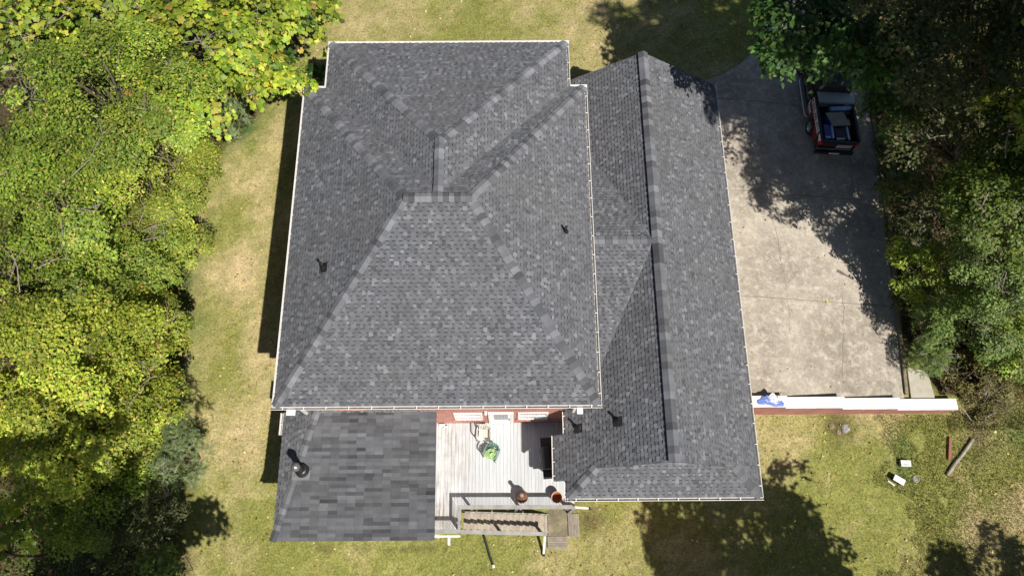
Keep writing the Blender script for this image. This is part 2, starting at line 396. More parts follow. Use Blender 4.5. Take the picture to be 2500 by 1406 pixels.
def crack(pp, name='crack'):
    P = [at(*p, -.2) for p in pp]; pts = []
    for a, b in zip(P[:-1], P[1:]):
        for t in np.linspace(0, 1, 9)[:-1]:
            q = a.lerp(b, t); pts.append((q.x + random.gauss(0, .02), q.y + random.gauss(0, .02)))
    ribbon(pts, .008, .004, CRK, name, drv)
crack([(1880, 468), (1876, 510), (1897, 580), (1905, 640), (1918, 700), (1924, 760), (1926, 818)])
crack([(2060, 700), (2064, 800), (2058, 900), (2061, 945)])
crack([(2085, 640), (2110, 700), (2130, 735)])
ribbon([(p.x, p.y) for p in [at(2042, 661, -.4), at(2052, 666, -.4), at(2066, 673, -.4), at(2084, 681, -.4)]], .07, .004, M('oil_stain', (.13, .12, .10), .8, (.10, .09, .08), 10), 'oil_stain', drv)

# retaining wall, stepped white coping over old brick
rw = empty('retaining_wall', (0, 0, 0))
tag(rw, 'long red brick retaining wall with white painted stepped top south of the driveway', 'wall')
y0w, y1w = 6.22, 6.68
steps = [(9.0, 11.45, .40), (11.45, 13.95, .12), (13.95, 16.4, -.17), (16.4, 18.95, -.45)]
for i, (a, b, h) in enumerate(steps):
    MB().box(a + .002, b - .002, y0w + .02, y1w - .02, -2.3, h - .07).build('brick_section', MB_RET, rw)
    MB().box(a - (.0 if i == 0 else -.003), b + .03, y0w - .01, y1w + .01, h - .07, h).build('coping', M('white_coping', (.84, .83, .81), .6, (.60, .58, .55), 2.4, .3), rw, bevel=.012)

# ================================================================== the house
house = empty('house', (-2.5, 12, 0)); HOFF = Vector(house.location)
tag(house, 'two storey red brick house under a charcoal shingled hip roof with white gutters', 'house')
def hp(name, mb, mat, parent=None, **k):
    """part of the house: geometry is given in world metres"""
    if parent is None:
        mb.v = [(v[0] - HOFF.x, v[1] - HOFF.y, v[2] - HOFF.z) for v in mb.v]
        return mb.build(name, mat, house, **k)
    mb.v = [(v[0] - HOFF.x, v[1] - HOFF.y, v[2] - HOFF.z) for v in mb.v]
    return mb.build(name, mat, parent, **k)

HE, ZR = 5.5, 8.5
RX0, RX1, RY0, RY1 = -8.20, 3.05, 5.34, 18.30            # roof edge of the main block
AX, BX, RYR = -3.55, -1.33, 11.84                         # ridge
UX0, UX1, UY1 = -7.36, 2.38, 20.47                        # north bay
UXR, UYA, UZR = -2.44, 14.09, 8.40
SS = (ZR - HE) / (RYR - RY0); SN = (ZR - HE) / (RY1 - RYR); SWm = (ZR - HE) / (AX - RX0); SEm = (ZR - HE) / (RX1 - BX)
SBW = (UZR - HE) / (UXR - UX0); SBE = (UZR - HE) / (UX1 - UXR); SBN = (UZR - HE) / (UY1 - UYA)
YV = RY1 - (UZR - HE) / SN
# wing
WE, WZ = 2.80, 5.12
WX0, WX1, WXR = 2.07, 9.15, 5.61
WY0, WYG, WY1 = 2.42, 3.42, 20.22
SW_ = (WZ - WE) / (WXR - WX0)
CG_Y, CG_Z = 11.72, 5.06; CG_N, CG_S = .312, .304
XE = 2.55                                                 # wing roof runs under the main eave to the wall
# porch
PX0, PX1, PY0, PY1, PE = -8.72, -2.82, 1.0, 5.72, 2.50
PS, PW = .12, .40

# each face: (name, origin on eave, eave direction, uphill direction, slope, list of convex plan polygons)
def face(o, u, up, slope, polys, e0=0.143):
    return dict(o=Vector(o), u=Vector((*u, 0)), up=Vector((*up, 0)), s=slope, polys=polys, e=e0)
XI = -2.44
F_MAIN = [
    face((RX0, RY0, HE), (1, 0), (0, 1), SS, [[(RX0, RY0), (RX1, RY0), (BX, RYR), (AX, RYR)]]),
    face((RX0, RY1, HE), (0, -1), (1, 0), SWm, [[(RX0, RY1), (RX0, RY0), (AX, RYR)]]),
    face((RX1, RY0, HE), (0, 1), (-1, 0), SEm, [[(RX1, RY0), (RX1, RY1), (BX, RYR)]]),
    face((RX1, RY1, HE), (-1, 0), (0, -1), SN, [[(UX0, RY1), (RX0, RY1), (AX, RYR), (UXR, YV)], [(RX1, RY1), (UX1, RY1), (UXR, YV), (BX, RYR)], [(AX, RYR), (BX, RYR), (UXR, YV)]]),
    face((UX0, UY1, HE), (0, -1), (1, 0), SBW, [[(UX0, UY1), (UX0, RY1), (UXR, YV), (UXR, UYA)]]),
    face((UX1, RY1, HE), (0, 1), (-1, 0), SBE, [[(UX1, RY1), (UX1, UY1), (UXR, UYA), (UXR, YV)]]),
    face((UX1, UY1, HE), (-1, 0), (0, -1), SBN, [[(UX1, UY1), (UX0, UY1), (UXR, UYA)]]),
]
xc = WXR - (WZ - CG_Z) / SW_
zw = WZ - SW_ * (WXR - XE)
F_WING = [
    face((WX0, WY1, WE), (0, -1), (1, 0), SW_, [[(WX0, WY0), (WYG - WY0 + WX0, WYG), (WX0, WYG)], [(XE, 5.75), (WXR, 5.75), (WXR, WY1), (XE, WY1)], [(WX0, WYG), (WXR, WYG), (WXR, 5.75), (WX0, 5.75)],
                                                [(WX0 - .42, 3.06), (WX0, 3.06), (WX0, 4.76), (WX0 - .42, 4.76)]]),
    face((WX1, WY0, WE), (0, 1), (-1, 0), SW_, [[(WX1, WY0), (WX1, WYG), (WX1 - (WYG - WY0), WYG)], [(WX1, WYG), (WX1, WY1), (WXR, WY1), (WXR, WYG)]]),
    face((WX0, WY0, WE), (1, 0), (0, 1), SW_, [[(WX0, WY0), (WX1, WY0), (WX1 - 1.4, WY0 + 1.4), (WX0 + 1.4, WY0 + 1.4)]]),
    face((xc, CG_Y + (CG_Z - zw) / CG_N, zw), (-1, 0), (0, -1), CG_N, [[(XE, CG_Y), (xc, CG_Y), (XE, CG_Y + (CG_Z - zw) / CG_N)]]),
    face((XE, CG_Y - (CG_Z - zw) / CG_S, zw), (1, 0), (0, 1), CG_S, [[(XE, CG_Y), (XE, CG_Y - (CG_Z - zw) / CG_S), (xc, CG_Y)]]),
]
XH = PX0 + PS * (PY1 - PY0) / PW
F_PORCH_W = [face((PX0, PY1, PE), (0, -1), (1, 0), PW, [[(PX0, PY1), (PX0, PY0), (XH, PY1)]])]
F_PORCH_S = [face((PX0, PY0, PE), (1, 0), (0, 1), PS, [[(PX0, PY0), (PX1, PY0), (PX1, PY1), (XH, PY1)]], .132)]

def clip_poly(sub, conv):
    """clip polygon sub by convex polygon conv (2-D)"""
    ar = sum(conv[i][0] * conv[(i + 1) % len(conv)][1] - conv[(i + 1) % len(conv)][0] * conv[i][1] for i in range(len(conv)))
    if ar < 0: conv = conv[::-1]
    out = sub
    for i in range(len(conv)):
        ax, ay = conv[i]; bx, by = conv[(i + 1) % len(conv)]; ex, ey = bx - ax, by - ay
        inp, out = out, []
        if not inp: return []
        d = [ex * (p[1] - ay) - ey * (p[0] - ax) for p in inp]
        for j in range(len(inp)):
            k = (j + 1) % len(inp); p, q = inp[j], inp[k]
            if d[j] >= 0: out.append(p)
            if (d[j] >= 0) != (d[k] >= 0):
                t = d[j] / (d[j] - d[k]); out.append((p[0] + (q[0] - p[0]) * t, p[1] + (q[1] - p[1]) * t))
    return out
def fz(fc, x, y):
    v = Vector((x, y, 0)) - Vector((fc['o'].x, fc['o'].y, 0))
    return fc['o'].z + v.dot(fc['up']) * fc['s']
def roof_plane(name, faces, parent=None):
    """the boarded deck beneath the shingles"""
    mb = MB()
    for fc in faces:
        for p in fc['polys']:
            k = len(p); top = [(x, y, fz(fc, x, y) - .006) for x, y in p]; bot = [(x, y, fz(fc, x, y) - .09) for x, y in p]
            mb.add(top + bot, [tuple(range(k)), tuple(reversed(range(k, 2 * k)))] + [(i, i + k, (i + 1) % k + k, (i + 1) % k) for i in range(k)])
    return hp(name, mb, M('roof_board', (.06, .06, .062), .9, (.05, .05, .05), 4), parent)

def lay_shingles(faces, wmin=.09, wmax=.18):
    """dimensional shingles: courses of thick and thin tabs, each with its own butt edge"""
    mb = MB()
    for fc in faces:
        n = Vector((-fc['up'].x * fc['s'], -fc['up'].y * fc['s'], 1)).normalized()
        L = math.sqrt(1 + fc['s'] ** 2)
        def to_uw(p):
            v = Vector((p[0] - fc['o'].x, p[1] - fc['o'].y, 0)); return (v.dot(fc['u']), v.dot(fc['up']) * L)
        def P(uw, h):
            return fc['o'] + fc['u'] * uw[0] + (fc['up'] + Vector((0, 0, fc['s']))) * (uw[1] / L) + n * h
        polys = [[to_uw(p) for p in q] for q in fc['polys']]
        e = fc['e']; allw = [q[1] for p in polys for q in p]; allu = [q[0] for p in polys for q in p]
        r0 = math.floor(min(allw) / e)
        for r in range(r0, math.ceil(max(allw) / e)):
            w0, w1 = r * e, (r + 1) * e
            u = min(allu) - random.random() * .3; raised = random.random() < .5; umax = max(allu)
            rowt = random.gauss(0, .015)
            while u < umax:
                wd = random.uniform(wmin, wmax) * (1.0 if raised else .8); u2 = min(u + wd, umax + .3)
                t = .44 + random.gauss(0, .085) + rowt
                if random.random() < .13: t += random.uniform(.18, .50)
                if random.random() < .10: t -= random.uniform(.1, .26)
                t = min(max(t, .12), .95)
                hl = .023 if raised else .008; hu = hl * .35
                for poly in polys:
                    ql = [(u, w0), (u2, w0), (u2, w1), (u, w1)]
                    c = clip_poly(ql, poly)
                    if len(c) < 3: continue
                    full = len(c) == 4 and abs(abs((c[2][0] - c[0][0]) * (c[2][1] - c[0][1])) - (u2 - u) * e) < 1e-6
                    hgt = lambda q: hl + (hu - hl) * (q[1] - w0) / e
                    if full:
                        vs = [P(q, hgt(q)) for q in ql] + [P(ql[0], 0), P(ql[1], 0)] 
                        mb.add(vs, [(0, 1, 2, 3), (4, 5, 1, 0), (4, 0, 3), (5, 2, 1)], t)
                        if not raised:
                            b0 = w1 - .036; vs = [P((u, b0), hl * .6 + .002), P((u2, b0), hl * .6 + .002), P((u2, w1), hu + .003), P((u, w1), hu + .003)]
                            mb.add(vs, [(0, 1, 2, 3)], .03)
                    else:
                        mb.add([P(q, hgt(q)) for q in c], [tuple(range(len(c)))], t)
                u = u2; raised = not raised
    return mb

def shingle_part(name, faces, parent):
    mb = lay_shingles(faces); me_mb = mb
    me_mb.v = [(v[0] - HOFF.x, v[1] - HOFF.y, v[2] - HOFF.z) for v in me_mb.v]
    o = me_mb.build(name, MS_ROOF, parent, tint=True); o['kind'] = 'stuff'; return o

main_roof = roof_plane('main_roof', F_MAIN)
wing_roof = roof_plane('wing_roof', F_WING)
porch_roof = roof_plane('porch_roof', F_PORCH_W + F_PORCH_S)
shingle_part('shingles', F_MAIN, main_roof)
shingle_part('shingles', F_WING, wing_roof)
shingle_part('shingles', F_PORCH_W, porch_roof)

# hip and ridge caps, each cap its own piece
def caps(p, q, nl, nr, parent, half=.165, step=.215, lift=.030, vent=False):
    """bent cap shingles from p (low end) to q; nl, nr = slope drops per metre to the two sides"""
    p, q = Vector(p), Vector(q); d = (q - p); Ld = d.length; d.normalize()
    side = d.cross(Vector((0, 0, 1))).normalized(); k = max(1, round(Ld / step)); st = Ld / k
    mb = MB(); th = .035 if vent else .026
    def row(s, h):
        c = d * s
        rows = []
        for z in (h, h - th):
            rows += [c + side * half + Vector((0, 0, z - nr * half)), c + side * half * .35 + Vector((0, 0, z - nr * half * .35 + .004)), c + Vector((0, 0, z + .008)),
                     c - side * half * .35 + Vector((0, 0, z - nl * half * .35 + .004)), c - side * half + Vector((0, 0, z - nl * half))]
        return rows
    a = row(0, lift + .022); b = row(st * 1.1, lift)
    n5 = 5; vs = a + b; fs = []
    for i in range(4): fs += [(i, i + 1, 10 + i + 1, 10 + i), (5 + i + 1, 5 + i, 15 + i, 15 + i + 1), (i + 1, i, 5 + i, 5 + i + 1)]
    fs += [(0, 10, 15, 5), (4, 9, 19, 14)]
    for i in range(4): fs.append((10 + i, 10 + i + 1, 15 + i + 1, 15 + i))
    mb.add(vs, fs); me = mb.mesh('cap_shingle', MS_CAP)
    a = me.attributes.new('tint', 'FLOAT', 'POINT'); a.data.foreach_set('value', [.22] * len(me.vertices))
    for i in range(k):
        put('cap_shingle', me, parent, p + d * (st * i) - HOFF)
def ridge_vent(p, q, drop, parent, half=.16, h=.05):
    p, q = Vector(p), Vector(q); d = (q - p).normalized(); s = d.cross(Vector((0, 0, 1))).normalized() * (half * .82)
    dz = drop * half * .82
    vs = []
    for e in (p, q):
        vs += [e + s + Vector((0, 0, -dz - .03)), e + Vector((0, 0, -.0)), e - s + Vector((0, 0, -dz - .03)), e + s + Vector((0, 0, h - dz)), e + Vector((0, 0, h)), e - s + Vector((0, 0, h - dz))]
    mb = MB(); mb.add(vs, [(0, 3, 9, 6), (3, 4, 10, 9), (4, 5, 11, 10), (5, 2, 8, 11), (0, 1, 4, 3), (1, 2, 5, 4), (6, 9, 10, 7), (7, 10, 11, 8)])
    hp('ridge_vent', mb, DARK, parent)
def hip(p, q, sl, sr, parent, **k):
    # slope drop across a 45-degree-ish hip, measured sideways from the hip line
    caps(p, q, sl, sr, parent, **k)
def side_drop(fc, p, q, sgn):
    p, q = Vector(p), Vector(q); d = q - p; d.z = 0; d.normalize(); s = d.cross(Vector((0, 0, 1))) * sgn
    return -(fc['up'].x * s.x + fc['up'].y * s.y) * fc['s']
def hip2(p, q, fl, fr, parent, **k):
    d = Vector(q) - Vector(p)
    caps(p, q, side_drop(fl, p, q, -1), side_drop(fr, p, q, 1), parent, **k)
A3, B3 = (AX, RYR, ZR), (BX, RYR, ZR)
fS, fW, fE, fN, fBW, fBE, fBN = F_MAIN
hip2((RX0, RY0, HE), A3, fW, fS, main_roof)
hip2((RX1, RY0, HE), B3, fS, fE, main_roof)
hip2((RX0, RY1, HE), A3, fN, fW, main_roof)
hip2((RX1, RY1, HE), B3, fE, fN, main_roof)
U3 = (UXR, UYA, UZR)
hip2((UX0, UY1, HE), U3, fBN, fBW, main_roof)
hip2((UX1, UY1, HE), U3, fBE, fBN, main_roof)
ridge_vent((AX + .25, RYR, ZR), (BX - .25, RYR, ZR), SS, main_roof)
ridge_vent((UXR, YV + .5, UZR), (UXR, UYA - .45, UZR), SBW, main_roof)
caps((AX - .05, RYR, ZR + .055), (BX + .05, RYR, ZR + .055), SS, SN, main_roof, half=.17, step=.2)
caps((UXR, YV - .15, UZR + .055), (UXR, UYA + .1, UZR + .055), SBW, SBE, main_roof, half=.17, step=.2)
ridge_vent((WXR, WYG + .25, WZ), (WXR, WY1 - .35, WZ), SW_, wing_roof, .2, .075)
caps((WXR, WYG, WZ + .08), (WXR, WY1, WZ + .08), SW_, SW_, wing_roof, half=.2, step=.27, lift=.018)
ridge_vent((XE + .1, CG_Y, CG_Z), (xc - .6, CG_Y, CG_Z), .3, wing_roof, .15, .03)
caps((XE, CG_Y, CG_Z + .03), (xc, CG_Y, CG_Z + .03), CG_N, CG_S, wing_roof, half=.16, step=.27)
hip2((WX0, WY0, WE), (WX0 + 1.0, WY0 + 1.0, WE + SW_), F_WING[0], F_WING[2], wing_roof)
hip2((WX1, WY0, WE), (WX1 - 1.0, WY0 + 1.0, WE + SW_), F_WING[2], F_WING[1], wing_roof)
hip2((PX0, PY0, PE), (XH, PY1, PE + PS * (PY1 - PY0)), F_PORCH_W[0], F_PORCH_S[0], porch_roof, half=.14, step=.2)

# porch: every strip shingle its own piece
fc = F_PORCH_S[0]
poly = fc['polys'][0]; row_e = fc['e']; rows = int((PY1 - PY0) / row_e) + 1
for r in range(rows):
    y0, y1 = PY0 + r * row_e, min(PY0 + (r + 1) * row_e, PY1)
    x = PX0 - (r * .33 % .99) - random.choice((0, .02, .05))
    while x < PX1:
        ln = random.choice((.99, .99, .99, .66)); x2 = x + ln
        mb = MB(); t = x; k = max(1, round(ln / .33)); tt = random.random() * .3
        for j in range(k):
            a, b = x + ln * j / k + (.003 if j else .0015), x + ln * (j + 1) / k - .0015
            c = clip_poly([(a, y0), (b, y0), (b, y1), (a, y1)], poly)
            if len(c) >= 3:
                top = [(px, py, fz(fc, px, py) + .012 - .008 * (py - y0) / row_e) for px, py in c]
                lo = [(px, py, fz(fc, px, py)) for px, py in c]; kk = len(c)
                mb.add(top + lo, [tuple(range(kk))] + [(i, i + kk, (i + 1) % kk + kk, (i + 1) % kk) for i in range(kk)], min(1, tt + random.random() * .6 + (.45 if random.random() < .08 else 0)))
        if mb.v: hp('shingle', mb, MS_PORCH, porch_roof, tint=True)
        x = x2

# gutters: open white troughs with hangers
def gutter(p, q, out, z, parent, name='gutter', hang=.76, wd=.115, first=.4):
    """p, q on the roof edge (plan); out = outward plan direction"""
    p, q, out = Vector((*p, 0)), Vector((*q, 0)), Vector((*out, 0)); d = (q - p).normalized(); Lg = (q - p).length
    prof = [(.005, .0), (.005, -.10), (.085, -.10), (wd, -.02), (wd, .012), (wd - .016, .012), (wd - .016, -.005), (wd - .012, -.018), (.08, -.088), (.017, -.088), (.017, .0)]
    vs = []; k = len(prof)
    for e in (p, q):
        for o_, h in prof: vs.append(e + out * o_ + Vector((0, 0, z - .035 + h)))
    mb = MB(); mb.add(vs, [(i, (i + 1) % k, (i + 1) % k + k, i + k) for i in range(k)] + [tuple(range(k)), tuple(range(k, 2 * k))])
    gt = hp(name, mb, GUTTER, parent)
    mb = MB(); mb.add([p + out * .02 + Vector((0, 0, z - .121)), q + out * .02 + Vector((0, 0, z - .121)), q + out * .082 + Vector((0, 0, z - .121)), p + out * .082 + Vector((0, 0, z - .121))], [(0, 1, 2, 3)])
    hp('debris', mb, GRIME, gt)
    s = first
    while s < Lg - .1:
        c = p + d * s; mb = MB(); mb.bar(c + out * .0 + Vector((0, 0, z - .026)), c + out * (wd - .012) + Vector((0, 0, z - .026)), .03, .006)
        hp('hanger', mb, GUTTER, gt); s += hang * random.uniform(.95, 1.05)
    return gt
gutter((RX0 - .125, RY0), (RX1 + .125, RY0), (0, -1), HE, main_roof)
gutter((RX1, RY0 + .004), (RX1, RY1 + .0), (1, 0), HE - .003, main_roof)
gutter((RX0, RY0 + .004), (RX0, RY1 + .0), (-1, 0), HE - .003, main_roof)
gutter((RX0 - .125, RY1 + .003), (UX0 - .13, RY1 + .003), (0, 1), HE, main_roof)
gutter((UX1 + .13, RY1 + .003), (RX1 + .125, RY1 + .003), (0, 1), HE, main_roof)
gutter((UX0, RY1), (UX0, UY1 - .003), (-1, 0), HE - .003, main_roof)
gutter((UX1, RY1), (UX1, UY1 - .003), (1, 0), HE - .003, main_roof)
gutter((UX0 - .125, UY1), (UX1 + .125, UY1), (0, 1), HE, main_roof)
gutter((WX0 - .1, WY0), (WX1 + .125, WY0), (0, -1), WE, wing_roof)
gutter((WX1, WY0 + .004), (WX1, WY1 - .05), (1, 0), WE - .003, wing_roof)
gutter((WX0, 2.32), (WX0, 3.0), (-1, 0), WE - .003, wing_roof, hang=.35, first=.3)
gutter((WX0 - .42, 3.06), (WX0 - .42, 4.76), (-1, 0), WE - .42 * SW_, wing_roof, hang=.5, first=.2)
gutter((WX0, 4.78), (WX0, 5.62), (-1, 0), WE, wing_roof, hang=.5, first=.2)
gutter((PX0 - .03, 4.86), (PX0 - .03, 5.7), (-1, 0), PE + .02, porch_roof, hang=1.0, first=.4)

# walls
def walls(name, rects, z0, z1_, mat):
    mb = MB()
    for i, (a, b, c, d) in enumerate(rects): mb.box(a, b, c, d, z0, z1_ - i * .004)
    return hp(name, mb, mat)
SWY = 5.72
main_wall = walls('main_wall', [(-7.8, 2.62, SWY, 17.85), (-6.95, 1.98, 17.86, 20.02)], -2.6, HE - .12, MB_WALL)
wing_wall = walls('wing_wall', [(2.63, 8.85, 5.9, 19.95), (2.42, 8.85, 2.95, 5.89)], -2.6, WE - .1, MB_WALL)
mb = MB(); mb.prism([(WX0 + 1.05, WE + .55), (WX1 - 1.05, WE + .55), (WXR, WZ - .12)], WYG + .34, WYG + .42, 'y')
hp('gable_wall', mb, SIDING)
mb = MB(); mb.prism([(2.64, WE - .11), (8.84, WE - .11), (WXR, WZ - .2)], 19.75, 19.94, 'y')
hp('gable_wall', mb, MB_WALL)
hp('soffit', MB().box(RX0 + .01, RX1 - .01, RY0 + .01, RY1 - .01, HE - .118, HE - .1), SIDING)
hp('soffit', MB().box(UX0 + .01, UX1 - .01, RY1, UY1 - .01, HE - .117, HE - .101), SIDING)
hp('soffit', MB().box(WX0 + .01, WX1 - .01, WY0 + .01, WY1 - .3, WE - .118, WE - .1), SIDING)
porch_wall = walls('porch_wall', [(-8.35, -3.06, 1.35, 5.70)], -2.6, PE - .02, SIDING)
mb = MB(); mb.prism([(1.36, PE - .03), (5.69, PE - .03), (5.69, PE + PS * (PY1 - PY0) - .12), (1.36, PE - .02)], -3.2, -3.07, 'x')
hp('gable_wall', mb, SIDING)
# rake boards: wing north gable
for s_ in (-1, 1):
    mb = MB(); e = (WX0 if s_ < 0 else WX1)
    mb.bar((e, WY1 - .012, WE - .09), (WXR, WY1 - .012, WZ - .09), .03, .14); hp('rake_board', mb, WHITE)
# dark ragged flashing where the porch roof meets the wall
mb = MB()
for i in range(46):
    x = XH + .05 + (PX1 - XH - .1) * i / 46
    z = PE + PS * (PY1 - PY0) + .02; a = random.uniform(-.03, .05)
    mb.add([(x, 5.60 + a, z - .01), (x + .16, 5.58 + random.uniform(-.04, .04), z + random.uniform(-.005, .03)), (x + .15, 5.715, z + .10), (x, 5.715, z + .08 + random.uniform(0, .05))], [(0, 1, 2, 3)], random.uniform(.1, .9))
hp('flashing', mb, M('old_flashing', (.25, .25, .25), .6, (.07, .07, .07), 14, .3))

# south wall openings
def window(x0, x1, z0, z1_):
    wmb = MB()
    for b in ((x0, x0 + .07, z0, z1_), (x1 - .07, x1, z0, z1_), (x0 + .07, x1 - .07, z0, z0 + .07), (x0 + .07, x1 - .07, z1_ - .07, z1_), (x0 + .07, x1 - .07, (z0 + z1_) / 2 - .03, (z0 + z1_) / 2 + .03)):
        wmb.box(b[0], b[1], SWY - .05, SWY + .02, b[2], b[3])
    wo = hp('window', wmb, WHITE)
    for z_a, z_b in ((z0 + .07, (z0 + z1_) / 2 - .03), ((z0 + z1_) / 2 + .03, z1_ - .07)):
        hp('pane', MB().box(x0 + .07, x1 - .07, SWY - .015, SWY - .003, z_a, z_b), M('curtained_glass', (.62, .63, .64), .15, (.42, .44, .46), 1.5, spec=.7), wo)
        for f in (.33, .67):
            xm = x0 + .07 + (x1 - x0 - .14) * f; hp('muntin', MB().box(xm - .01, xm + .01, SWY - .025, SWY - .016, z_a, z_b), WHITE, wo)
    hp('sill', MB().box(x0 - .05, x1 + .05, SWY - .10, SWY + .01, z0 - .10, z0 - .002), MB_WALL, wo)
window(-2.25, -1.13, .84, 2.16)
window(.27, 1.46, .84, 2.18)
for wx_ in (-6.6, -3.6, -1.9, .2): window(wx_, wx_ + 1.05, 3.35, 4.75)
dr = hp('door', MB().box(-.80, .00, SWY - .045, SWY + .01, .10, 2.12), M('white_door', (.86, .86, .85), .35, (.80, .80, .79), 1.2))
dmb = MB()
for b in ((-.90, -.80, .06, 2.24), (.0, .10, .06, 2.24), (-.80, .0, 2.12, 2.24)): dmb.box(b[0], b[1], SWY - .07, SWY + .01, b[2], b[3])
hp('door_frame', dmb, WHITE, dr)
hp('panel', MB().box(-.68, -.12, SWY - .056, SWY - .046, .95, 1.95), GLASS, dr)
hp('panel', MB().box(-.68, -.12, SWY - .056, SWY - .046, .25, .8), WHITE, dr)
hp('handle', MB().box(-.09, -.05, SWY - .10, SWY - .046, 1.0, 1.12), BLACKP, dr)
hp('wall_lamp', MB().box(-1.02, -.93, SWY - .12, SWY, 2.2, 2.42), WHITE)
hp('outlet_box', MB().box(1.30, 1.42, SWY - .06, SWY, .55, .72), WHITE)
# garage doors on the driveway side
for y_ in (8.0, 11.4, 14.8):
    gd = hp('garage_door', MB().box(8.84, 8.89, y_, y_ + 2.7, 0.0, 2.15), WHITE)
    for i in range(4): hp('panel', MB().box(8.89, 8.905, y_ + .06, y_ + 2.64, .06 + i * .53, .52 + i * .53), WHITE, gd)
# downspouts
for (x, y, z0, z1_) in ((2.35, 5.55, 3.2, HE - .2), (-7.72, 5.58, 3.0, HE - .2)):
    hp('downspout', MB().box(x - .045, x + .045, y - .05, y + .05, z0, z1_), GUTTER)
hp('downspout', MB().box(-7.8, -7.5, 5.06, 5.3, HE - .19, HE - .11), GUTTER)
hp('downspout', MB().box(2.3, 2.5, 5.04, 5.3, HE - .19, HE - .11), GUTTER)

# roof vents
def vent(p, fcc, white=False):
    v = empty('pipe_vent'); v.parent = {'m': main_roof, 'w': wing_roof}[fcc]; p = Vector(p); v.location = p - HOFF
    mb = MB(); sl = {'m': SEm, 'w': SW_}[fcc]; sg = (-1 if p.x > -2 else 1) if fcc == 'm' else 1
    fl = [(-.16, -.2), (.16, -.2), (.16, .16), (-.16, .16)]
    mb.add([(a, b, a * sl * sg + .024) for a, b in fl] + [(a, b, a * sl * sg - .01) for a, b in fl], [(0, 1, 2, 3), (0, 4, 5, 1), (1, 5, 6, 2), (2, 6, 7, 3), (3, 7, 4, 0)])
    mb.build('flashing', BLACKP, v)
    MB().lathe([(.13, -.06), (.12, .02), (.085, .12), (.06, .2)], n=14).build('boot', BLACKP, v, smooth=True)
    MB().lathe([(.045, 0), (.045, .46), (.03, .46), (.03, .3)], n=12).build('pipe', BLACKP, v, smooth=True)
    if white: MB().bar((-.2, -.1, -.2 * sl * sg + .03), (-.02, -.06, .04), .04, .01).build('sealant', WHITE, v)
vent((2.04, 11.60, 6.15), 'm', True); vent((-6.64, 10.12, 6.51), 'm'); vent((2.49, 4.94, 3.07), 'w'); vent((3.88, 5.03, 3.99), 'w')
# flue on the porch roof
fl = empty('flue'); fl.parent = porch_roof; fl.location = Vector((-7.77, 3.50, 2.80)) - HOFF
STEELD = M('dark_flue_steel', (.06, .06, .064), .38, (.04, .04, .043), 3, metal=.6)
MB().lathe([(.30, -.02), (.27, .02), (.235, .05), (.225, .17), (.14, .20)], n=22).build('boot', STEELD, fl, smooth=True)
MB().box(-.36, .3, -.36, .3, -.05, .012).build('flashing', M('grey_flashing', (.21, .21, .215), .6, (.15, .15, .15), 5), fl)
MB().lathe([(.14, .15), (.125, .5), (.125, .93)], n=18).build('pipe', STEELD, fl, smooth=True)
MB().lathe([(.12, .92), (.165, .93), (.17, .97), (.15, 1.0), (.145, 1.02), (.12, 1.07), (.07, 1.11), (0, 1.125)], n=22).build('cap', M('galvanised_cap', (.34, .34, .35), .33, (.24, .24, .25), 3, metal=.7), fl, smooth=True)

# ================================================================== deck, rails and stair
deck = empty('deck', (-.4, 3.9, 0)); DOFF = Vector(deck.location)
tag(deck, 'weathered pale grey wooden deck with railing and stair behind the house', 'deck')
def dp(name, mb, mat, parent=None, **k):
    mb.v = [(v[0] - DOFF.x, v[1] - DOFF.y, v[2] - DOFF.z) for v in mb.v]
    return mb.build(name, mat, parent or deck, **k)
def mat_deck():
    m, n, l, p = mat_base('worn_deck_board'); pos = geo_pos(n)
    mp = n.new('ShaderNodeMapping'); mp.inputs['Scale'].default_value = (9, .7, 1); l.new(pos, mp.inputs[0])
    a = noise_node(n, l, 1.6, 5, .6, mp.outputs[0]); b = noise_node(n, l, .9, 4, .6, pos)
    c = mixc(n, l, ramp(n, l, a.outputs[0], .3, .7), (.455, .47, .485), (.56, .575, .59))
    st = mixc(n, l, ramp(n, l, a.outputs[0], .35, .6), (.20, .185, .165), (.50, .48, .455))
    # dirt streaks along the side next to the porch
    s = n.new('ShaderNodeSeparateXYZ'); l.new(pos, s.inputs[0])
    ma = ramp(n, l, s.outputs[0], -1.3, -2.6); mb_ = ramp(n, l, b.outputs[0], .38, .6)
    mm = n.new('ShaderNodeMath'); mm.operation = 'MULTIPLY'; l.new(ma, mm.inputs[0]); l.new(mb_, mm.inputs[1])
    c = mixc(n, l, mm.outputs[0], c, st)
    oi = n.new('ShaderNodeObjectInfo'); mr = n.new('ShaderNodeMapRange'); mr.inputs[3].default_value = .93; mr.inputs[4].default_value = 1.06; l.new(oi.outputs['Random'], mr.inputs[0])
    hs = n.new('ShaderNodeHueSaturation'); l.new(mr.outputs[0], hs.inputs['Value']); l.new(c, hs.inputs['Color'])
    l.new(hs.outputs[0], p.inputs['Base Color']); p.inputs['Roughness'].default_value = .8
    add_bump(n, l, p, a.outputs[0], .3, .004); return m
M_DECK = mat_deck()
px_ = -3.30; pw = .142
SY, NOTCH_X, NOTCH_Y = 2.26, -2.03, 1.40        # south edge, west side of stair well, foot of the side bay
i = 0
while px_ < 2.40:
    ys_ = NOTCH_Y if px_ + pw < NOTCH_X + .02 else SY
    dp('plank', MB().box(px_ + .003, px_ + pw - .003, ys_, SWY - .01, -.035, 0 - .0006 * (i % 3)), M_DECK, bevel=.003); px_ += pw; i += 1
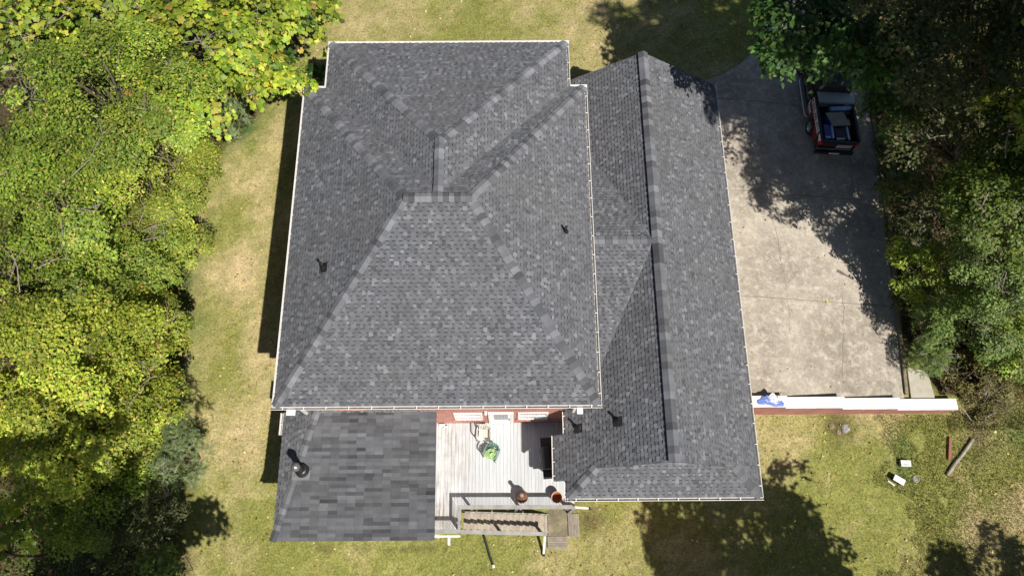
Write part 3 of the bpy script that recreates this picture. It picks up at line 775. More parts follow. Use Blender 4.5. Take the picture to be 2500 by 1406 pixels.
dp('joist_frame', MB().box(-3.3, 2.38, SY + .02, SY + .07, -.25, -.04).box(-3.3, 2.38, 4.0, 4.05, -.25, -.04).box(-3.3, NOTCH_X, NOTCH_Y + .02, NOTCH_Y + .07, -.25, -.04), RAILW)
for x, y in ((-2.1, 1.45), (-2.05, SY + .1), (2.3, SY + .1), (.2, SY + .1), (-3.2, 1.45)):
    dp('support_post', MB().box(x - .06, x + .06, y - .06, y + .06, -2.5, -.25), RAILW)
# railing
RH = .93
def rail_run(p, q, n_bal, z_drop=0.0, posts=(0, 1), cap_w=.15, ext=(0, 0), bal_h=RH):
    p, q = Vector(p), Vector(q); d = (q - p); L_ = d.length; dn = d.normalized()
    r = dp('rail_cap', MB().bar(p - dn * ext[0] + Vector((0, 0, RH)), q + dn * ext[1] + Vector((0, 0, RH)), cap_w, .04), RAILW, bevel=.006)
    dp('lower_rail', MB().bar(p + Vector((0, 0, .10)), q + Vector((0, 0, .10)), .04, .09), RAILW, r)
    dp('upper_rail', MB().bar(p + Vector((0, 0, RH - .065)), q + Vector((0, 0, RH - .065)), .04, .09), RAILW, r)
    for t in posts:
        c = p.lerp(q, t); dp('post', MB().bar(c + Vector((0, 0, -.15)), c + Vector((0, 0, RH - .02)), .09, .09), RAILW, r)
    for k in range(n_bal):
        c = p.lerp(q, (k + .5) / n_bal); dp('baluster', MB().bar(c + Vector((0, 0, .06)), c + Vector((0, 0, RH - .03)), .013, .013), RAILW, r)
    return r
rail_run((NOTCH_X, 2.27, 0), (2.32, 2.25, 0), 40, posts=(.1, .55, .98), ext=(.06, .05))
rail_run((NOTCH_X, 2.19, -.0015), (NOTCH_X, 1.44, -.0015), 7, posts=(), cap_w=.11, ext=(-.005, .0))
rail_run((-3.3, 1.38, 0), (-1.92, 1.37, 0), 13, posts=(.0, .95), ext=(0, 0))
dp('support_post', MB().box(2.36, 2.5, 2.18, 2.3, -2.4, .6), RAILW)
# stair: treads of two boards on stringers, falling east to the landing
NT = 13; TX0, TX1 = -1.93, 1.50; RUN = (TX1 - TX0) / NT; ZL = -2.02; RISE = -ZL / (NT + 1)
stair = dp('stair_stringer', MB().bar((TX0, 1.46, -.2), (TX1, 1.46, ZL - .1), .05, .25).bar((TX0, 2.16, -.2), (TX1, 2.16, ZL - .1), .05, .25), RAILW)
for k in range(NT):
    z = -RISE * (k + 1); a = TX0 + RUN * k
    for j in range(2):
        dp('tread', MB().box(a + j * RUN * .52 + .004, a + (j + 1) * RUN * .52 - .004, 1.40, 2.13, z - .035, z), TREADW, stair, bevel=.003)
sr = dp('stair_rail_cap', MB().bar((-1.96, 1.36, RH - .006), (1.45, 1.33, ZL + RH + .12), .15, .04), RAILW, bevel=.006)
dp('stair_rail', MB().bar((-1.9, 1.37, RH - .1), (1.4, 1.34, ZL + RH + .02), .04, .13), RAILW, sr)
for t in (.44, .93):
    x = TX0 + (TX1 - TX0) * t; z = ZL * t; dp('post', MB().bar((x, 1.37, z - .3), (x, 1.37, z + RH + .06), .09, .09), RAILW, sr)
# white braces with dark feet at the rail ends
for a, b in (((1.36, 1.28, -1.22), (1.33, .60, -2.08)), ((2.45, 2.28, .32), (3.12, 2.30, -.6))):
    br = dp('brace', MB().bar(a, b, .085, .085), M('white_brace', (.74, .70, .68), .6, (.6, .57, .55), 3))
    d_ = (Vector(b) - Vector(a)).normalized(); dp('brace_foot', MB().bar(Vector(b) - d_ * .02, Vector(b) + d_ * .1, .12, .12), BLACKP, br)
wb = dp('fascia_board', MB().box(-3.3, -2.05, 1.20, 1.27, -.28, -.10), WHITE)
dp('bracket', MB().bar((-2.5, 1.2, -.2), (-2.5, .92, -.3), .09, .07), WHITE, wb)

# landing slab and loose wooden steps
land = MB().box(1.53, 2.36, 1.30, 2.44, -2.4, ZL - .02).build('landing_slab', M_CONC2, bevel=.015)
tag(land, 'mossy brown concrete landing at the foot of the deck stair', 'landing slab')
def wooden_step(loc, n, w_, along, label):
    e = empty('wooden_step', loc); tag(e, label, 'step')
    for k in range(n):
        if along == 'y': MB().box(k * w_ + .004, (k + 1) * w_ - .004, 0, .93, -.04, 0).build('plank', STEPW, e, bevel=.003)
        else: MB().box(0, .84, k * w_ + .004, (k + 1) * w_ - .004, -.04, 0).build('plank', STEPW, e, bevel=.003)
    L2 = n * w_
    for s in (.1, .8):
        if along == 'y': MB().box(.01, L2 - .01, s, s + .04, -.16, -.041).build('batten', STEPW, e)
        else: MB().box(s - .05, s - .01, .01, L2 - .01, -.16, -.041).build('batten', STEPW, e)
wooden_step((2.39, 1.26, -2.03), 7, .066, 'y', 'grey plank step lying east of the concrete landing')
wooden_step((1.50, .79, -2.08), 7, .071, 'x', 'grey plank step on the lawn side of the concrete landing')

# ------------------------------------------------------------------ things on the deck
def plastic_chair(loc, rz, mat, label, name='plastic_chair'):
    e = empty(name, loc, rz); tag(e, label, 'chair')
    W2, D2 = .23, .23          # faces local -y
    # seat: dished sheet
    mb = MB(); n = 8; vs = []
    for i in range(n + 1):
        for j in range(n + 1):
            x = -W2 + 2 * W2 * i / n; y = -D2 + 2 * D2 * j / n
            x *= 1 - .08 * (j / n); z = .42 - .025 * (1 - (x / W2) ** 2) - .02 * (j / n) - (.03 * max(0, (-y / D2 - .7) / .3) ** 2)
            vs.append((x, y, z))
    top = len(vs); vs += [(a, b, c - .012) for a, b, c in vs]
    fs = [(i * (n + 1) + j, (i + 1) * (n + 1) + j, (i + 1) * (n + 1) + j + 1, i * (n + 1) + j + 1) for i in range(n) for j in range(n)]
    fs += [tuple(top + k for k in reversed(f)) for f in fs]
    mb.add(vs, fs); mb.build('seat', mat, e, smooth=True)
    # backrest: curved shell with slats
    mb = MB(); nb = 7
    for k in range(nb):
        a0 = (k + .12) / nb; a1 = (k + .88) / nb; vs = []
        for a in (a0, a1):
            th = (a - .5) * 1.9
            for h in (.45, .62, .80):
                lean = (h - .42) * .22; rr = .255 + .02 * (h - .42)
                vs.append((math.sin(th) * rr, D2 - .06 + (math.cos(th) - .55) * .16 + lean, h))
        vs2 = [(x * 1.05, y + .014, z) for x, y, z in vs]; nn = len(vs)
        mb.add(vs + vs2, [(0, 1, 4, 3), (1, 2, 5, 4), (9, 10, 7, 6), (10, 11, 8, 7), (0, 3, 9, 6), (2, 8, 11, 5), (0, 6, 7, 1), (1, 7, 8, 2), (3, 4, 10, 9), (4, 5, 11, 10)])
    mb.build('backrest', mat, e)
    pts = []
    for a in np.linspace(0, 1, 13):
        th = (a - .5) * 1.98; pts.append((math.sin(th) * .262, D2 - .05 + (math.cos(th) - .55) * .16 + .088, .81 + .03 * math.cos(th)))
    MB().tube(pts, .02, 6).build('top_rail', mat, e, smooth=True)
    for s in (-1, 1):
        MB().tube([(s * .262, D2 + .02, .74), (s * .285, D2 - .06, .68), (s * .29, .05, .645), (s * .285, -.14, .635), (s * .27, -.22, .60), (s * .25, -.235, .45)], [.02, .028, .032, .032, .028, .022], 7).build('armrest', mat, e, smooth=True)
        MB().tube([(s * .24, -.21, .43), (s * .27, -.25, 0)], [.03, .022], 6).build('leg', mat, e)
        MB().tube([(s * .22, .20, .43), (s * .25, .29, 0)], [.03, .022], 6).build('leg', mat, e)
    return e
PL_W = M('off_white_plastic', (.62, .60, .54), .45, (.50, .48, .42), 4)
PL_G = M('green_plastic', (.15, .26, .22), .4, (.11, .20, .17), 4)
plastic_chair((-1.10, 5.16, 0), math.radians(-2), PL_W, 'off white plastic armchair on the deck below the window')
plastic_chair((-.80, 4.42, 0), math.radians(-24), PL_G, 'dark green plastic armchair holding a heap of lime coloured cord')
# heap of lime cord on the green chair
mb = MB(); random.seed(21)
for k in range(16):
    pts = []; c = Vector((-.83 + random.gauss(0, .03), 4.36 + random.gauss(0, .03), .47 + .007 * k)); r = random.uniform(.10, .235); ph = random.random() * 7
    for a in np.linspace(0, random.uniform(2.5, 6), 16):
        pts.append((c.x + r * math.cos(a + ph) * random.uniform(.92, 1.05), c.y + r * math.sin(a * random.uniform(.97, 1.03) + ph) * .95, c.z + .03 * math.sin(a * 2 + k)))
    mb.tube(pts, .013, 5)
for k in range(14):
    a = random.random() * 7; pts = [(-.83 + .18 * math.cos(a + t) * (1 - .6 * t), 4.36 + .18 * math.sin(a + t) * (1 - .6 * t), .50 + .05 * t + .005 * k) for t in np.linspace(0, 1.6, 7)]
    mb.tube(pts, .014, 5)
tag(mb.build('cord_heap', M('lime_cord', (.50, .68, .34), .6, (.36, .56, .22), 14), smooth=True), 'tangled heap of lime green cord on the green chair', 'cord')
# clay chiminea
ch = empty('chiminea', (.40, 2.70, 0)); tag(ch, 'round rusty brown chiminea with pale chimney lid on the deck', 'chiminea')
RUST = M('rusty_clay', (.24, .105, .06), .55, (.13, .055, .032), 5, .3)
MB().lathe([(.0, .14), (.17, .15), (.235, .25), (.245, .36), (.225, .46), (.17, .56), (.10, .63), (.085, .66)], n=28).build('body', RUST, ch, smooth=True)
MB().lathe([(.252, .33), (.262, .34), (.262, .37), (.25, .38)], n=28).build('rim', RUST, ch, smooth=True)
MB().lathe([(.085, .62), (.075, .75), (.065, .98)], n=16).build('chimney', RUST, ch, smooth=True)
MB().lathe([(.06, .97), (.075, .98), (.085, 1.0), (.075, 1.04), (.05, 1.075), (0, 1.09)], n=18).build('lid', M('pale_metal_lid', (.5, .47, .45), .35, (.3, .28, .27), 6, metal=.4), ch, smooth=True)
for k in range(10):
    a = 2 * PI * k / 10; c = Vector((math.cos(a), math.sin(a), 0)); MB().bar(c * .225 + Vector((0, 0, .46)), c * .257 + Vector((0, 0, .38)), .035, .02).build('lug', RUST, ch)
for k in range(3):
    a = 2 * PI * k / 3 + .4; MB().tube([(.15 * math.cos(a), .15 * math.sin(a), .2), (.22 * math.cos(a), .22 * math.sin(a), 0)], .018, 6).build('leg', RUST, ch)
# empty terracotta pot
pot = empty('flower_pot', (1.80, 2.66, 0)); tag(pot, 'empty terracotta flower pot with pale rim in the deck corner', 'flower pot')
TERRA = M('terracotta', (.42, .155, .065), .7, (.30, .10, .045), 4, .2)
MB().lathe([(0, 0), (.15, 0), (.17, .03), (.205, .38), (.225, .40), (.225, .47), (.20, .475), (.195, .42), (.175, .36), (.15, .08), (0, .075)], n=32).build('bowl', TERRA, pot, smooth=True)
MB().lathe([(.198, .474), (.2, .483), (.226, .481), (.23, .47)], n=32).build('rim', M('pale_pot_rim', (.66, .46, .35), .7, (.5, .33, .24), 6), pot, smooth=True)
# covered gas grill in the shade of the eave
gr = empty('gas_grill', (1.46, 4.14, 0), math.radians(4)); tag(gr, 'black gas grill standing in the shade beside the wing wall', 'grill')
mb = MB(); mb.prism([(-.27, .58), (.27, .58), (.27, .95), (.2, 1.12), (.02, 1.17), (-.16, 1.10), (-.26, .95)], -.42, .42, 'y'); mb.build('hood', BLACKP, gr, bevel=.03)
MB().box(-.27, .27, -.42, .42, .1, .575).build('cabinet', BLACKP, gr, bevel=.015)
for s in (-1, 1): MB().box(-.25, .25, s * .62 - .19, s * .62 + .19, .84, .87).build('side_shelf', M('dark_shelf', (.03, .03, .032), .4, (.02, .02, .02), 4), gr, bevel=.01)
MB().tube([(-.30, -.13, .97), (-.32, -.13, .97), (-.32, .13, .97), (-.30, .13, .97)], .014, 7).build('handle', M('bright_steel', (.75, .75, .76), .3, (.65, .65, .66), 4, metal=.5), gr)
for s in (-1, 1):
    for t in (-1, 1): MB().tube([(t * .22 - .02, s * .36, .06), (t * .22 + .02, s * .36, .06)], .06, 12).build('wheel', BLACKP, gr)
# bits by the wall
MB_ = MB().box(-2.98, -2.74, 5.56, 5.66, 0.003, .09).tube([(-2.8, 5.5, .04), (-2.7, 5.55, .1), (-2.62, 5.6, .03)], .025, 6)
tag(MB_.build('hose_bib_cover', WHITE, bevel=.01), 'small white tap cover lying against the brick wall foot', 'tap cover')
# drain hose on the lawn
hz = empty('drain_hose', tuple(at(1190, 1330, -2.08))); tag(hz, 'black corrugated drain hose with white end lying on the lawn', 'hose')
P = [at(1181, 1306, -2.05), at(1188, 1330, -2.05), at(1196, 1358, -2.05), at(1204, 1380, -2.05)]
mb = MB(); pts = []; rad = []
for a, b in zip(P[:-1], P[1:]):
    for t in np.linspace(0, 1, 14)[:-1]:
        q = a.lerp(b, t); q.z = z1(q.x, q.y) + .06; pts.append(q - hz.location); rad.append(.052 if len(pts) % 2 else .043)
mb.tube(pts, rad, 9); mb.build('hose', BLACKP, hz, smooth=True)
e0 = pts[-1]; e1 = e0 + (pts[-1] - pts[-3]).normalized() * .12
MB().tube([e0, e1], .055, 10).build('end_cap', WHITE, hz)

# ------------------------------------------------------------------ clothes on the wall
def cloth(name, label, cx, cy, z, w_, h_, mat, seed, rot=0):
    random.seed(seed); nx_, ny_ = 22, 12; mb = MB(); vs = []
    for j in range(ny_ + 1):
        for i in range(nx_ + 1):
            u = i / nx_ - .5; v = j / ny_ - .5
            x = u * w_ * (1 - .25 * abs(v) + .12 * math.sin(5 * v + seed)); y = v * h_ * (1 + .25 * math.sin(6 * u + seed)) + .05 * math.sin(9 * u + seed)
            zz = .045 + .03 * math.sin(11 * u + 4 * v + seed) + .022 * math.sin(19 * v - 7 * u) + .012 * math.sin(31 * u + 9 * v)
            zz *= max(.15, 1 - (2 * max(abs(u), abs(v))) ** 4); c, s = math.cos(rot), math.sin(rot)
            vs.append((c * x - s * y, s * x + c * y, zz + .006))
    k = nx_ + 1
    mb.add(vs, [(j * k + i, j * k + i + 1, (j + 1) * k + i + 1, (j + 1) * k + i) for j in range(ny_) for i in range(nx_)])
    o = mb.build(name, mat, smooth=True); o.location = (cx, cy, z)
    sm = o.modifiers.new('thick', 'SOLIDIFY'); sm.thickness = .008; return o
def mat_stripes():
    m, n, l, p = mat_base('striped_towel'); tc = n.new('ShaderNodeTexCoord').outputs['Object']
    mp = n.new('ShaderNodeMapping'); mp.inputs['Rotation'].default_value = (0, 0, .75); l.new(tc, mp.inputs[0])
    wv = n.new('ShaderNodeTexWave'); wv.inputs['Scale'].default_value = 4.2; wv.inputs['Distortion'].default_value = .6; l.new(mp.outputs[0], wv.inputs['Vector'])
    cr = n.new('ShaderNodeValToRGB'); cr.color_ramp.interpolation = 'CONSTANT'; e = cr.color_ramp.elements
    e[0].color = (.80, .78, .76, 1); e[1].position = .78; e[1].color = (.62, .12, .18, 1)
    x = e.new(.5); x.color = (.84, .82, .80, 1); x = e.new(.9); x.color = (.30, .34, .55, 1)
    l.new(wv.outputs['Fac'], cr.inputs[0]); l.new(cr.outputs[0], p.inputs['Base Color']); p.inputs['Roughness'].default_value = .9; return m
p = at(1882, 977, .43)
tag(cloth('blue_garment', '', p.x, p.y - .04, .405, 1.05, .34, M('blue_denim', (.16, .25, .60), .85, (.10, .17, .46), 9, .3), 3, -.22), 'crumpled blue garment lying on the white wall top', 'clothing')
tag(cloth('striped_towel', '', p.x + .08, p.y + .07, .43, .62, .36, mat_stripes(), 8, -.15), 'white towel with red and blue stripes on the white wall top', 'towel')

# ------------------------------------------------------------------ oddments on the rough grass
def onground(px, py, z0=-1.7):
    p = at(px, py, z0)
    for _ in range(4): p = at(px, py, z1(p.x, p.y))
    return p
p = onground(2206, 1132); b1 = empty('utility_box', p, math.radians(-2)); tag(b1, 'low pale utility box with printed lid in the long grass', 'utility box')
MB().box(-.2, .2, -.12, .12, -.1, .2).build('body', M('grey_box_body', (.34, .34, .33), .6, (.25, .25, .24), 5), b1, bevel=.01)
MB().box(-.215, .215, -.135, .135, .201, .225).build('lid', M('pale_box_lid', (.70, .69, .67), .55, (.6, .59, .57), 6), b1, bevel=.008)
for k in range(5): MB().box(-.12 + k * .045, -.095 + k * .045, -.075, -.045, .2255, .228).build('print_mark', BLACKP, b1)
p = onground(2187, 1173); b2 = empty('utility_pedestal', p, math.radians(-33)); tag(b2, 'tilted white topped utility pedestal in the grass', 'utility box')
MB().box(-.18, .18, -.09, .09, -.1, .30).build('body', M('dark_green_box', (.05, .06, .05), .6, (.035, .045, .035), 5), b2, bevel=.01)
MB().box(-.24, .24, -.13, .13, .301, .34).build('lid', WHITE, b2, bevel=.012)
MB().bar((-.3, -.2, .04), (.02, -.24, .06), .05, .03).build('base_strip', WHITE, b2)
p = onground(2235, 1169); tag(MB().lathe([(.0, .0), (.14, 0), (.15, .05), (.12, .06), (.11, .03), (0, .03)], n=14).build('stone_ring', M('lichen_stone', (.36, .35, .31), .9, (.22, .22, .19), 8, .4)), 'small ring shaped stone in the grass beside the pedestal', 'stone').location = p
pa, pb = onground(2317, 1068), onground(2315, 1122)
bo = MB(); d_ = pb - pa; bo.bar((0, 0, .10), (d_.x, d_.y, d_.z + .10), .12, .07); bo.bar((-.05, 0, .05), (d_.x - .05, d_.y, d_.z + .05), .05, .06)
o = bo.build('red_board', M('red_brown_board', (.30, .11, .075), .7, (.20, .07, .05), 5, .3), bevel=.006); o.location = pa; tag(o, 'straight red brown board lying in the long grass', 'board')
pa, pb = onground(2372, 1074), onground(2309, 1160)
lg = MB(); pts = [pa.lerp(pb, t) + Vector((random.gauss(0, .015), random.gauss(0, .015), .09)) - pa for t in np.linspace(0, 1, 9)]
lg.tube(pts, [.085, .08, .085, .08, .075, .08, .085, .08, .07], 9); o = lg.build('weathered_log', M('grey_log', (.36, .33, .27), .9, (.20, .18, .14), 5, .6), smooth=True); o.location = pa; tag(o, 'weathered grey log lying across the rough grass', 'log')
p0 = at(2338, 985, -.43); p1 = onground(2376, 1036); tw = MB(); tw.tube([Vector((0, 0, .02)), (p1 - p0) * .5 + Vector((.05, 0, .02)), p1 - p0 + Vector((0, 0, .05))], .02, 6); tw.tube([p1 - p0 + Vector((0, 0, .05)), p1 - p0 + Vector((.1, -.5, .04)), p1 - p0 + Vector((.05, -.9, .03))], .015, 6)
o = tw.build('fallen_branch', M_TWIG, smooth=True); o.location = p0; tag(o, 'thin bare fallen branch leaning from the end of the brick wall', 'branch')
random.seed(5)
for k, (px, py, s, lab) in enumerate(((2063, 1046, .20, 'grey lichen covered stone near the foot of the brick wall'), (2030, 1040, .15, 'brown stone left of the lichen stone below the brick wall'), (2046, 1054, .13, 'small tan stone lowest of the stones below the brick wall'))):
    p = onground(px, py); bm = bmesh.new(); bmesh.ops.create_icosphere(bm, subdivisions=2, radius=s)
    for v in bm.verts: v.co *= 1 + random.uniform(-.16, .16); v.co.z *= .55
    me = bpy.data.meshes.new('stone'); bm.to_mesh(me); bm.free(); me.materials.append(M('stone_%d' % k, (.34, .33, .33) if k == 0 else (.27, .20, .14), .9, (.2, .19, .18) if k == 0 else (.17, .12, .08), 7, .5))
    tag(put('stone', me, None, p), lab, 'stone', 'stones below the brick wall')

# ================================================================== pickup truck (faces north)
TR_Z = float(zd(15.2))
tr = empty('pickup_truck', (15.2, 18.4, TR_Z)); tr.rotation_euler = (0, math.radians(4.6), math.radians(-.6))
tag(tr, 'black and red work pickup with a phone number banner parked in the shade', 'pickup truck')
T_BLK = M('black_truck_paint', (.018, .018, .021), .22, (.014, .014, .016), 1.2, spec=.6)
T_RED = M('red_wrap', (.17, .024, .018), .35, (.13, .02, .015), 1.5)
T_WHT = M('white_banner', (.72, .72, .75), .45, (.62, .62, .66), 3)
T_GLS = M('tinted_glass', (.012, .014, .016), .06, (.01, .012, .014), 1, spec=.9)
T_CHR = M('chrome_tube', (.55, .57, .60), .28, (.4, .42, .45), 4, metal=.8)
T_RUB = M('tyre_rubber', (.02, .02, .02), .85, (.014, .014, .014), 12)
HW = .93
WY_R, WY_F, WR = 1.30, 4.72, .40
def arch(cy, r, zb, n=10):
    return [(cy + r * math.cos(a), zb + r * math.sin(a)) for a in np.linspace(0, PI, n)]
def side_panel(s):
    """fender outline with wheel arches, in (y, z)"""
    bed = [(.0, .55)] + [(y, max(.5, z)) for y, z in reversed(arch(WY_R, .50, .40))] + [(2.44, .50), (2.44, 1.30), (.02, 1.32)]
    x0, x1 = (s * HW, s * (HW - .07))
    MB().prism(bed, min(x0, x1), max(x0, x1), 'x').build('bed_side', T_RED if s < 0 else T_BLK, tr, bevel=.012)
    cabp = [(2.47, .46), (2.47, 1.26), (4.22, 1.24), (4.22, .46)]
    MB().prism(cabp, min(x0, x1), max(x0, x1), 'x').build('cab_side', T_BLK, tr, bevel=.012)
    fr = [(4.24, .46)] + [(y, max(.46, z)) for y, z in reversed(arch(WY_F, .50, .40))] + [(5.55, .5), (5.62, .8), (5.55, 1.08), (4.24, 1.20)]
    MB().prism(fr, min(x0, x1), max(x0, x1), 'x').build('front_fender', T_BLK, tr, bevel=.012)
    for y_ in (2.52, 3.38):
        d = MB().prism([(y_, .52), (y_ + .82, .52), (y_ + .82, 1.22), (y_, 1.23)], s * HW - .004 * (s < 0), s * HW + .004 * (s > 0) + (.0 if s > 0 else 0), 'x').build('door', T_BLK, tr)
        MB().box(s * HW - .02, s * HW + .02, y_ + .08, y_ + .22, 1.05, 1.08).build('handle', T_CHR, d)
    MB().box(min(s * .72, s * .94), max(s * .72, s * .94), 5.50, 5.63, .82, 1.0).build('headlight', M('headlight_lens', (.6, .6, .6), .1, (.5, .5, .5), 3), tr, bevel=.02)
    MB().box(min(s * .80, s * .945), max(s * .80, s * .945), -.03, .10, .98, 1.22).build('tail_light', M('red_lens', (.55, .02, .02), .2, (.4, .015, .015), 6), tr, bevel=.02)
    for cy in (WY_R, WY_F):
        wx = s * (HW - .12); wl = empty('wheel', (wx, cy, WR)); wl.parent = tr
        prof = [(.24, -.12), (.36, -.13), (.395, -.09), (.40, 0), (.395, .09), (.36, .13), (.24, .12)]
        mb = MB(); mb.lathe(prof, n=26); mb.v = [(z, x, y) for x, y, z in mb.v]; mb.build('tyre', T_RUB, wl, smooth=True)
        mb = MB(); mb.lathe([(0, .06), (.07, .07), (.075, .05), (.20, .06), (.235, .115), (.245, .115)], n=26); mb.v = [(s * z, x, y) for x, y, z in mb.v]
        rim = mb.build('rim', T_CHR, wl, smooth=True)
        for k in range(6):
            a = 2 * PI * k / 6; mb = MB(); mb.bar((s * .085, .06 * math.cos(a), .06 * math.sin(a)), (s * .10, .22 * math.cos(a), .22 * math.sin(a)), .05, .025, (1, 0, 0)); mb.build('spoke', T_CHR, rim)
    MB().tube([(s * .80, 4.05, .40), (s * 1.02, 3.95, .38), (s * 1.05, 3.85, .38), (s * 1.05, 2.0, .38), (s * 1.02, 1.92, .38), (s * .85, 1.86, .42)], .045, 9).build('running_board', T_CHR, tr, smooth=True)
    m_ = MB().box(min(s * .98, s * 1.2), max(s * .98, s * 1.2), 4.05, 4.15, 1.18, 1.40).build('mirror', T_BLK, tr, bevel=.03)
side_panel(-1); side_panel(1)
MB().box(-.86, .86, .06, 2.42, .70, .76).build('bed_floor', BLACKP, tr)
MB().box(-.86, .86, 2.40, 2.45, .70, 1.30).build('bed_bulkhead', BLACKP, tr)
for s in (-1, 1): MB().box(min(s * .83, s * .95), max(s * .83, s * .95), .02, 2.44, 1.322, 1.35).build('bed_rail_cap', BLACKP, tr, bevel=.01)
tg = MB().box(-.80, .80, -.02, .05, .72, 1.30).build('tailgate', T_BLK, tr, bevel=.015)
MB().box(-.02, .72, -.029, -.0205, .80, 1.05).build('tailgate_panel', M('silver_decal', (.45, .45, .46), .4, (.35, .35, .36), 4), tg)
for k in range(4): MB().box(-.66 + .13 * k, -.57 + .13 * k, -.029, -.0205, .95, 1.10).build('red_mark', T_RED, tg)
bp = MB().box(-.93, .93, -.20, -.04, .46, .66).build('rear_bumper', T_BLK, tr, bevel=.03)
MB().box(-.25, .25, -.206, -.19, .52, .62).build('number_plate', T_WHT, bp)
MB().box(-.90, .90, 5.58, 5.74, .42, .68).build('front_bumper', T_CHR, tr, bevel=.04)
MB().box(-.68, .68, 5.56, 5.65, .72, 1.0).build('grille', BLACKP, tr, bevel=.02)
MB().prism([(4.2, 1.12), (5.60, 1.02), (5.58, .9), (4.2, .9)], -.86, .86, 'x').build('hood', T_BLK, tr, bevel=.03)
MB().box(-.86, .86, 2.47, 4.25, .46, 1.22).build('cab_floor', T_BLK, tr)
mb = MB(); mb.add([(-.86, 2.50, 1.23), (.86, 2.50, 1.23), (.86, 4.30, 1.20), (-.86, 4.30, 1.20), (-.70, 2.62, 1.86), (.70, 2.62, 1.86), (.70, 3.72, 1.88), (-.70, 3.72, 1.88)], [(4, 5, 6, 7), (0, 1, 5, 4), (1, 2, 6, 5), (2, 3, 7, 6), (3, 0, 4, 7)])
cab = mb.build('cab_roof', T_BLK, tr, bevel=.05)
mb = MB(); mb.add([(-.78, 4.24, 1.25), (.78, 4.24, 1.25), (.66, 3.80, 1.80), (-.66, 3.80, 1.80)], [(0, 1, 2, 3)]); mb.v = [(x, y + .035, z + .02) for x, y, z in mb.v]; mb.build('windshield', T_GLS, tr)
for s in (-1, 1):
    for a, b in ((2.68, 3.28), (3.36, 3.95)):
        c1 = min(b, 3.95); mb = MB(); mb.add([(s * .862, a, 1.28), (s * .862, c1 + (.12 if b > 3.5 else 0), 1.28), (s * .755, c1 - (.2 if b > 3.5 else 0), 1.76), (s * .755, a + .06, 1.76)], [(0, 1, 2, 3)]); mb.build('side_window', T_GLS, tr)
# banner with the telephone number, reading front to back on the driver's side
bn = MB().box(-HW - .006, -HW - .0005, .52, 2.36, 1.02, 1.29).build('banner', T_WHT, tr)
def letter(txt, y_mid, z_mid, size, mat, parent, name='lettering', wid=None):
    c = bpy.data.curves.new(name, 'FONT'); c.body = txt; c.size = size; c.align_x = 'CENTER'; c.align_y = 'CENTER'; c.extrude = .001; c.offset = size * .035; c.space_character = 1.12
    c.materials.append(mat); tmp = bpy.data.objects.new('tmp', c); COL.objects.link(tmp); bpy.context.view_layer.update()
    me = bpy.data.meshes.new_from_object(tmp.evaluated_get(bpy.context.evaluated_depsgraph_get())); bpy.data.objects.remove(tmp)
    o = put(name, me, parent)
    o.matrix_local = Matrix(((0, 0, -1, -HW - .009), (-1, 0, 0, y_mid), (0, 1, 0, z_mid), (0, 0, 0, 1))); return o
INK = M('black_ink', (.01, .01, .012), .6, (.01, .01, .01), 5)
letter('205-382-9711', 1.32, 1.155, .265, INK, bn)
MB().tube([(-HW - .007, 2.26, 1.15), (-HW - .010, 2.26, 1.15)], .075, 14).build('phone_mark', INK, bn)
MB().box(-HW - .006, -HW - .0005, 1.88, 2.32, .60, .80).build('notice_sticker', M('pale_sticker', (.5, .5, .48), .5, (.35, .34, .33), 14), tr)
MB().prism([(2.36, .62), (2.46, .86), (2.46, .95), (2.36, .80)], -HW - .006, -HW - .0005, 'x').build('white_flash', T_WHT, tr)
MB().prism([(.04, .98), (.40, 1.18), (.40, 1.30), (.04, 1.28)], -HW - .006, -HW - .0005, 'x').build('white_flash', T_WHT, tr)
MB().prism([(.02, .56), (.36, .56), (.44, 1.12), (.02, .94)], -HW - .004, -HW - .0005, 'x').build('black_corner_wrap', T_BLK, tr)
em = MB()
for a, b in (((3.55, 1.16), (3.05, 1.16)), ((3.05, 1.16), (3.02, .98)), ((3.55, 1.16), (3.58, .90)), ((3.58, .90), (3.40, .90))): em.bar((-HW - .012, a[0], a[1]), (-HW - .012, b[0], b[1]), .01, .085, (1, 0, 0) if False else (0, 0, 1))
em.build('red_emblem', T_RED, tr)
# small script under the emblem, too faint to read in the photograph: a row of pale strokes
for k in range(15): MB().box(-HW - .010, -HW - .0065, 2.62 + k * .082, 2.665 + k * .082, .72, .80 - .02 * (k % 3)).build('pale_stroke', M('grey_ink', (.35, .35, .36), .5, (.3, .3, .3), 5), tr)
TMAT = tr.matrix_basis
def in_bed(o, loc, rz=0):
    o.matrix_basis = Matrix.LocRotScale(tr.location, tr.rotation_euler, None) @ Matrix.LocRotScale(Vector(loc), Matrix.Rotation(rz, 3, 'Z').to_euler(), None)
    return o
ALU = M('dull_aluminium', (.33, .36, .36), .42, (.25, .28, .28), 2, .1, metal=.35)
tb = empty('truck_toolbox'); in_bed(tb, (.05, 2.30, 1.355)); tag(tb, 'wide aluminium toolbox across the front of the truck bed', 'toolbox')
MB().box(-.72, .72, -.20, .20, -.42, .0).build('body', ALU, tb)
MB().box(-.86, .86, -.27, .27, .002, .12).build('lid', ALU, tb, bevel=.025)
MB().box(-.84, .84, -.30, -.272, .0, .05).build('lid_lip', T_CHR, tb)
for s in (-1, 1): MB().box(s * .5 - .06, s * .5 + .06, -.315, -.30, -.06, .03).build('latch', T_CHR, tb)
rl = empty('blue_roll'); in_bed(rl, (.30, 1.86, 1.20), .12); tag(rl, 'pale blue wrapped roll lying in the truck bed', 'roll')
MB().tube([(-.5, 0, 0), (.52, 0, 0)], .12, 18).build('wrapper', M('blue_wrap', (.26, .40, .66), .5, (.20, .32, .56), 4), rl, smooth=True)
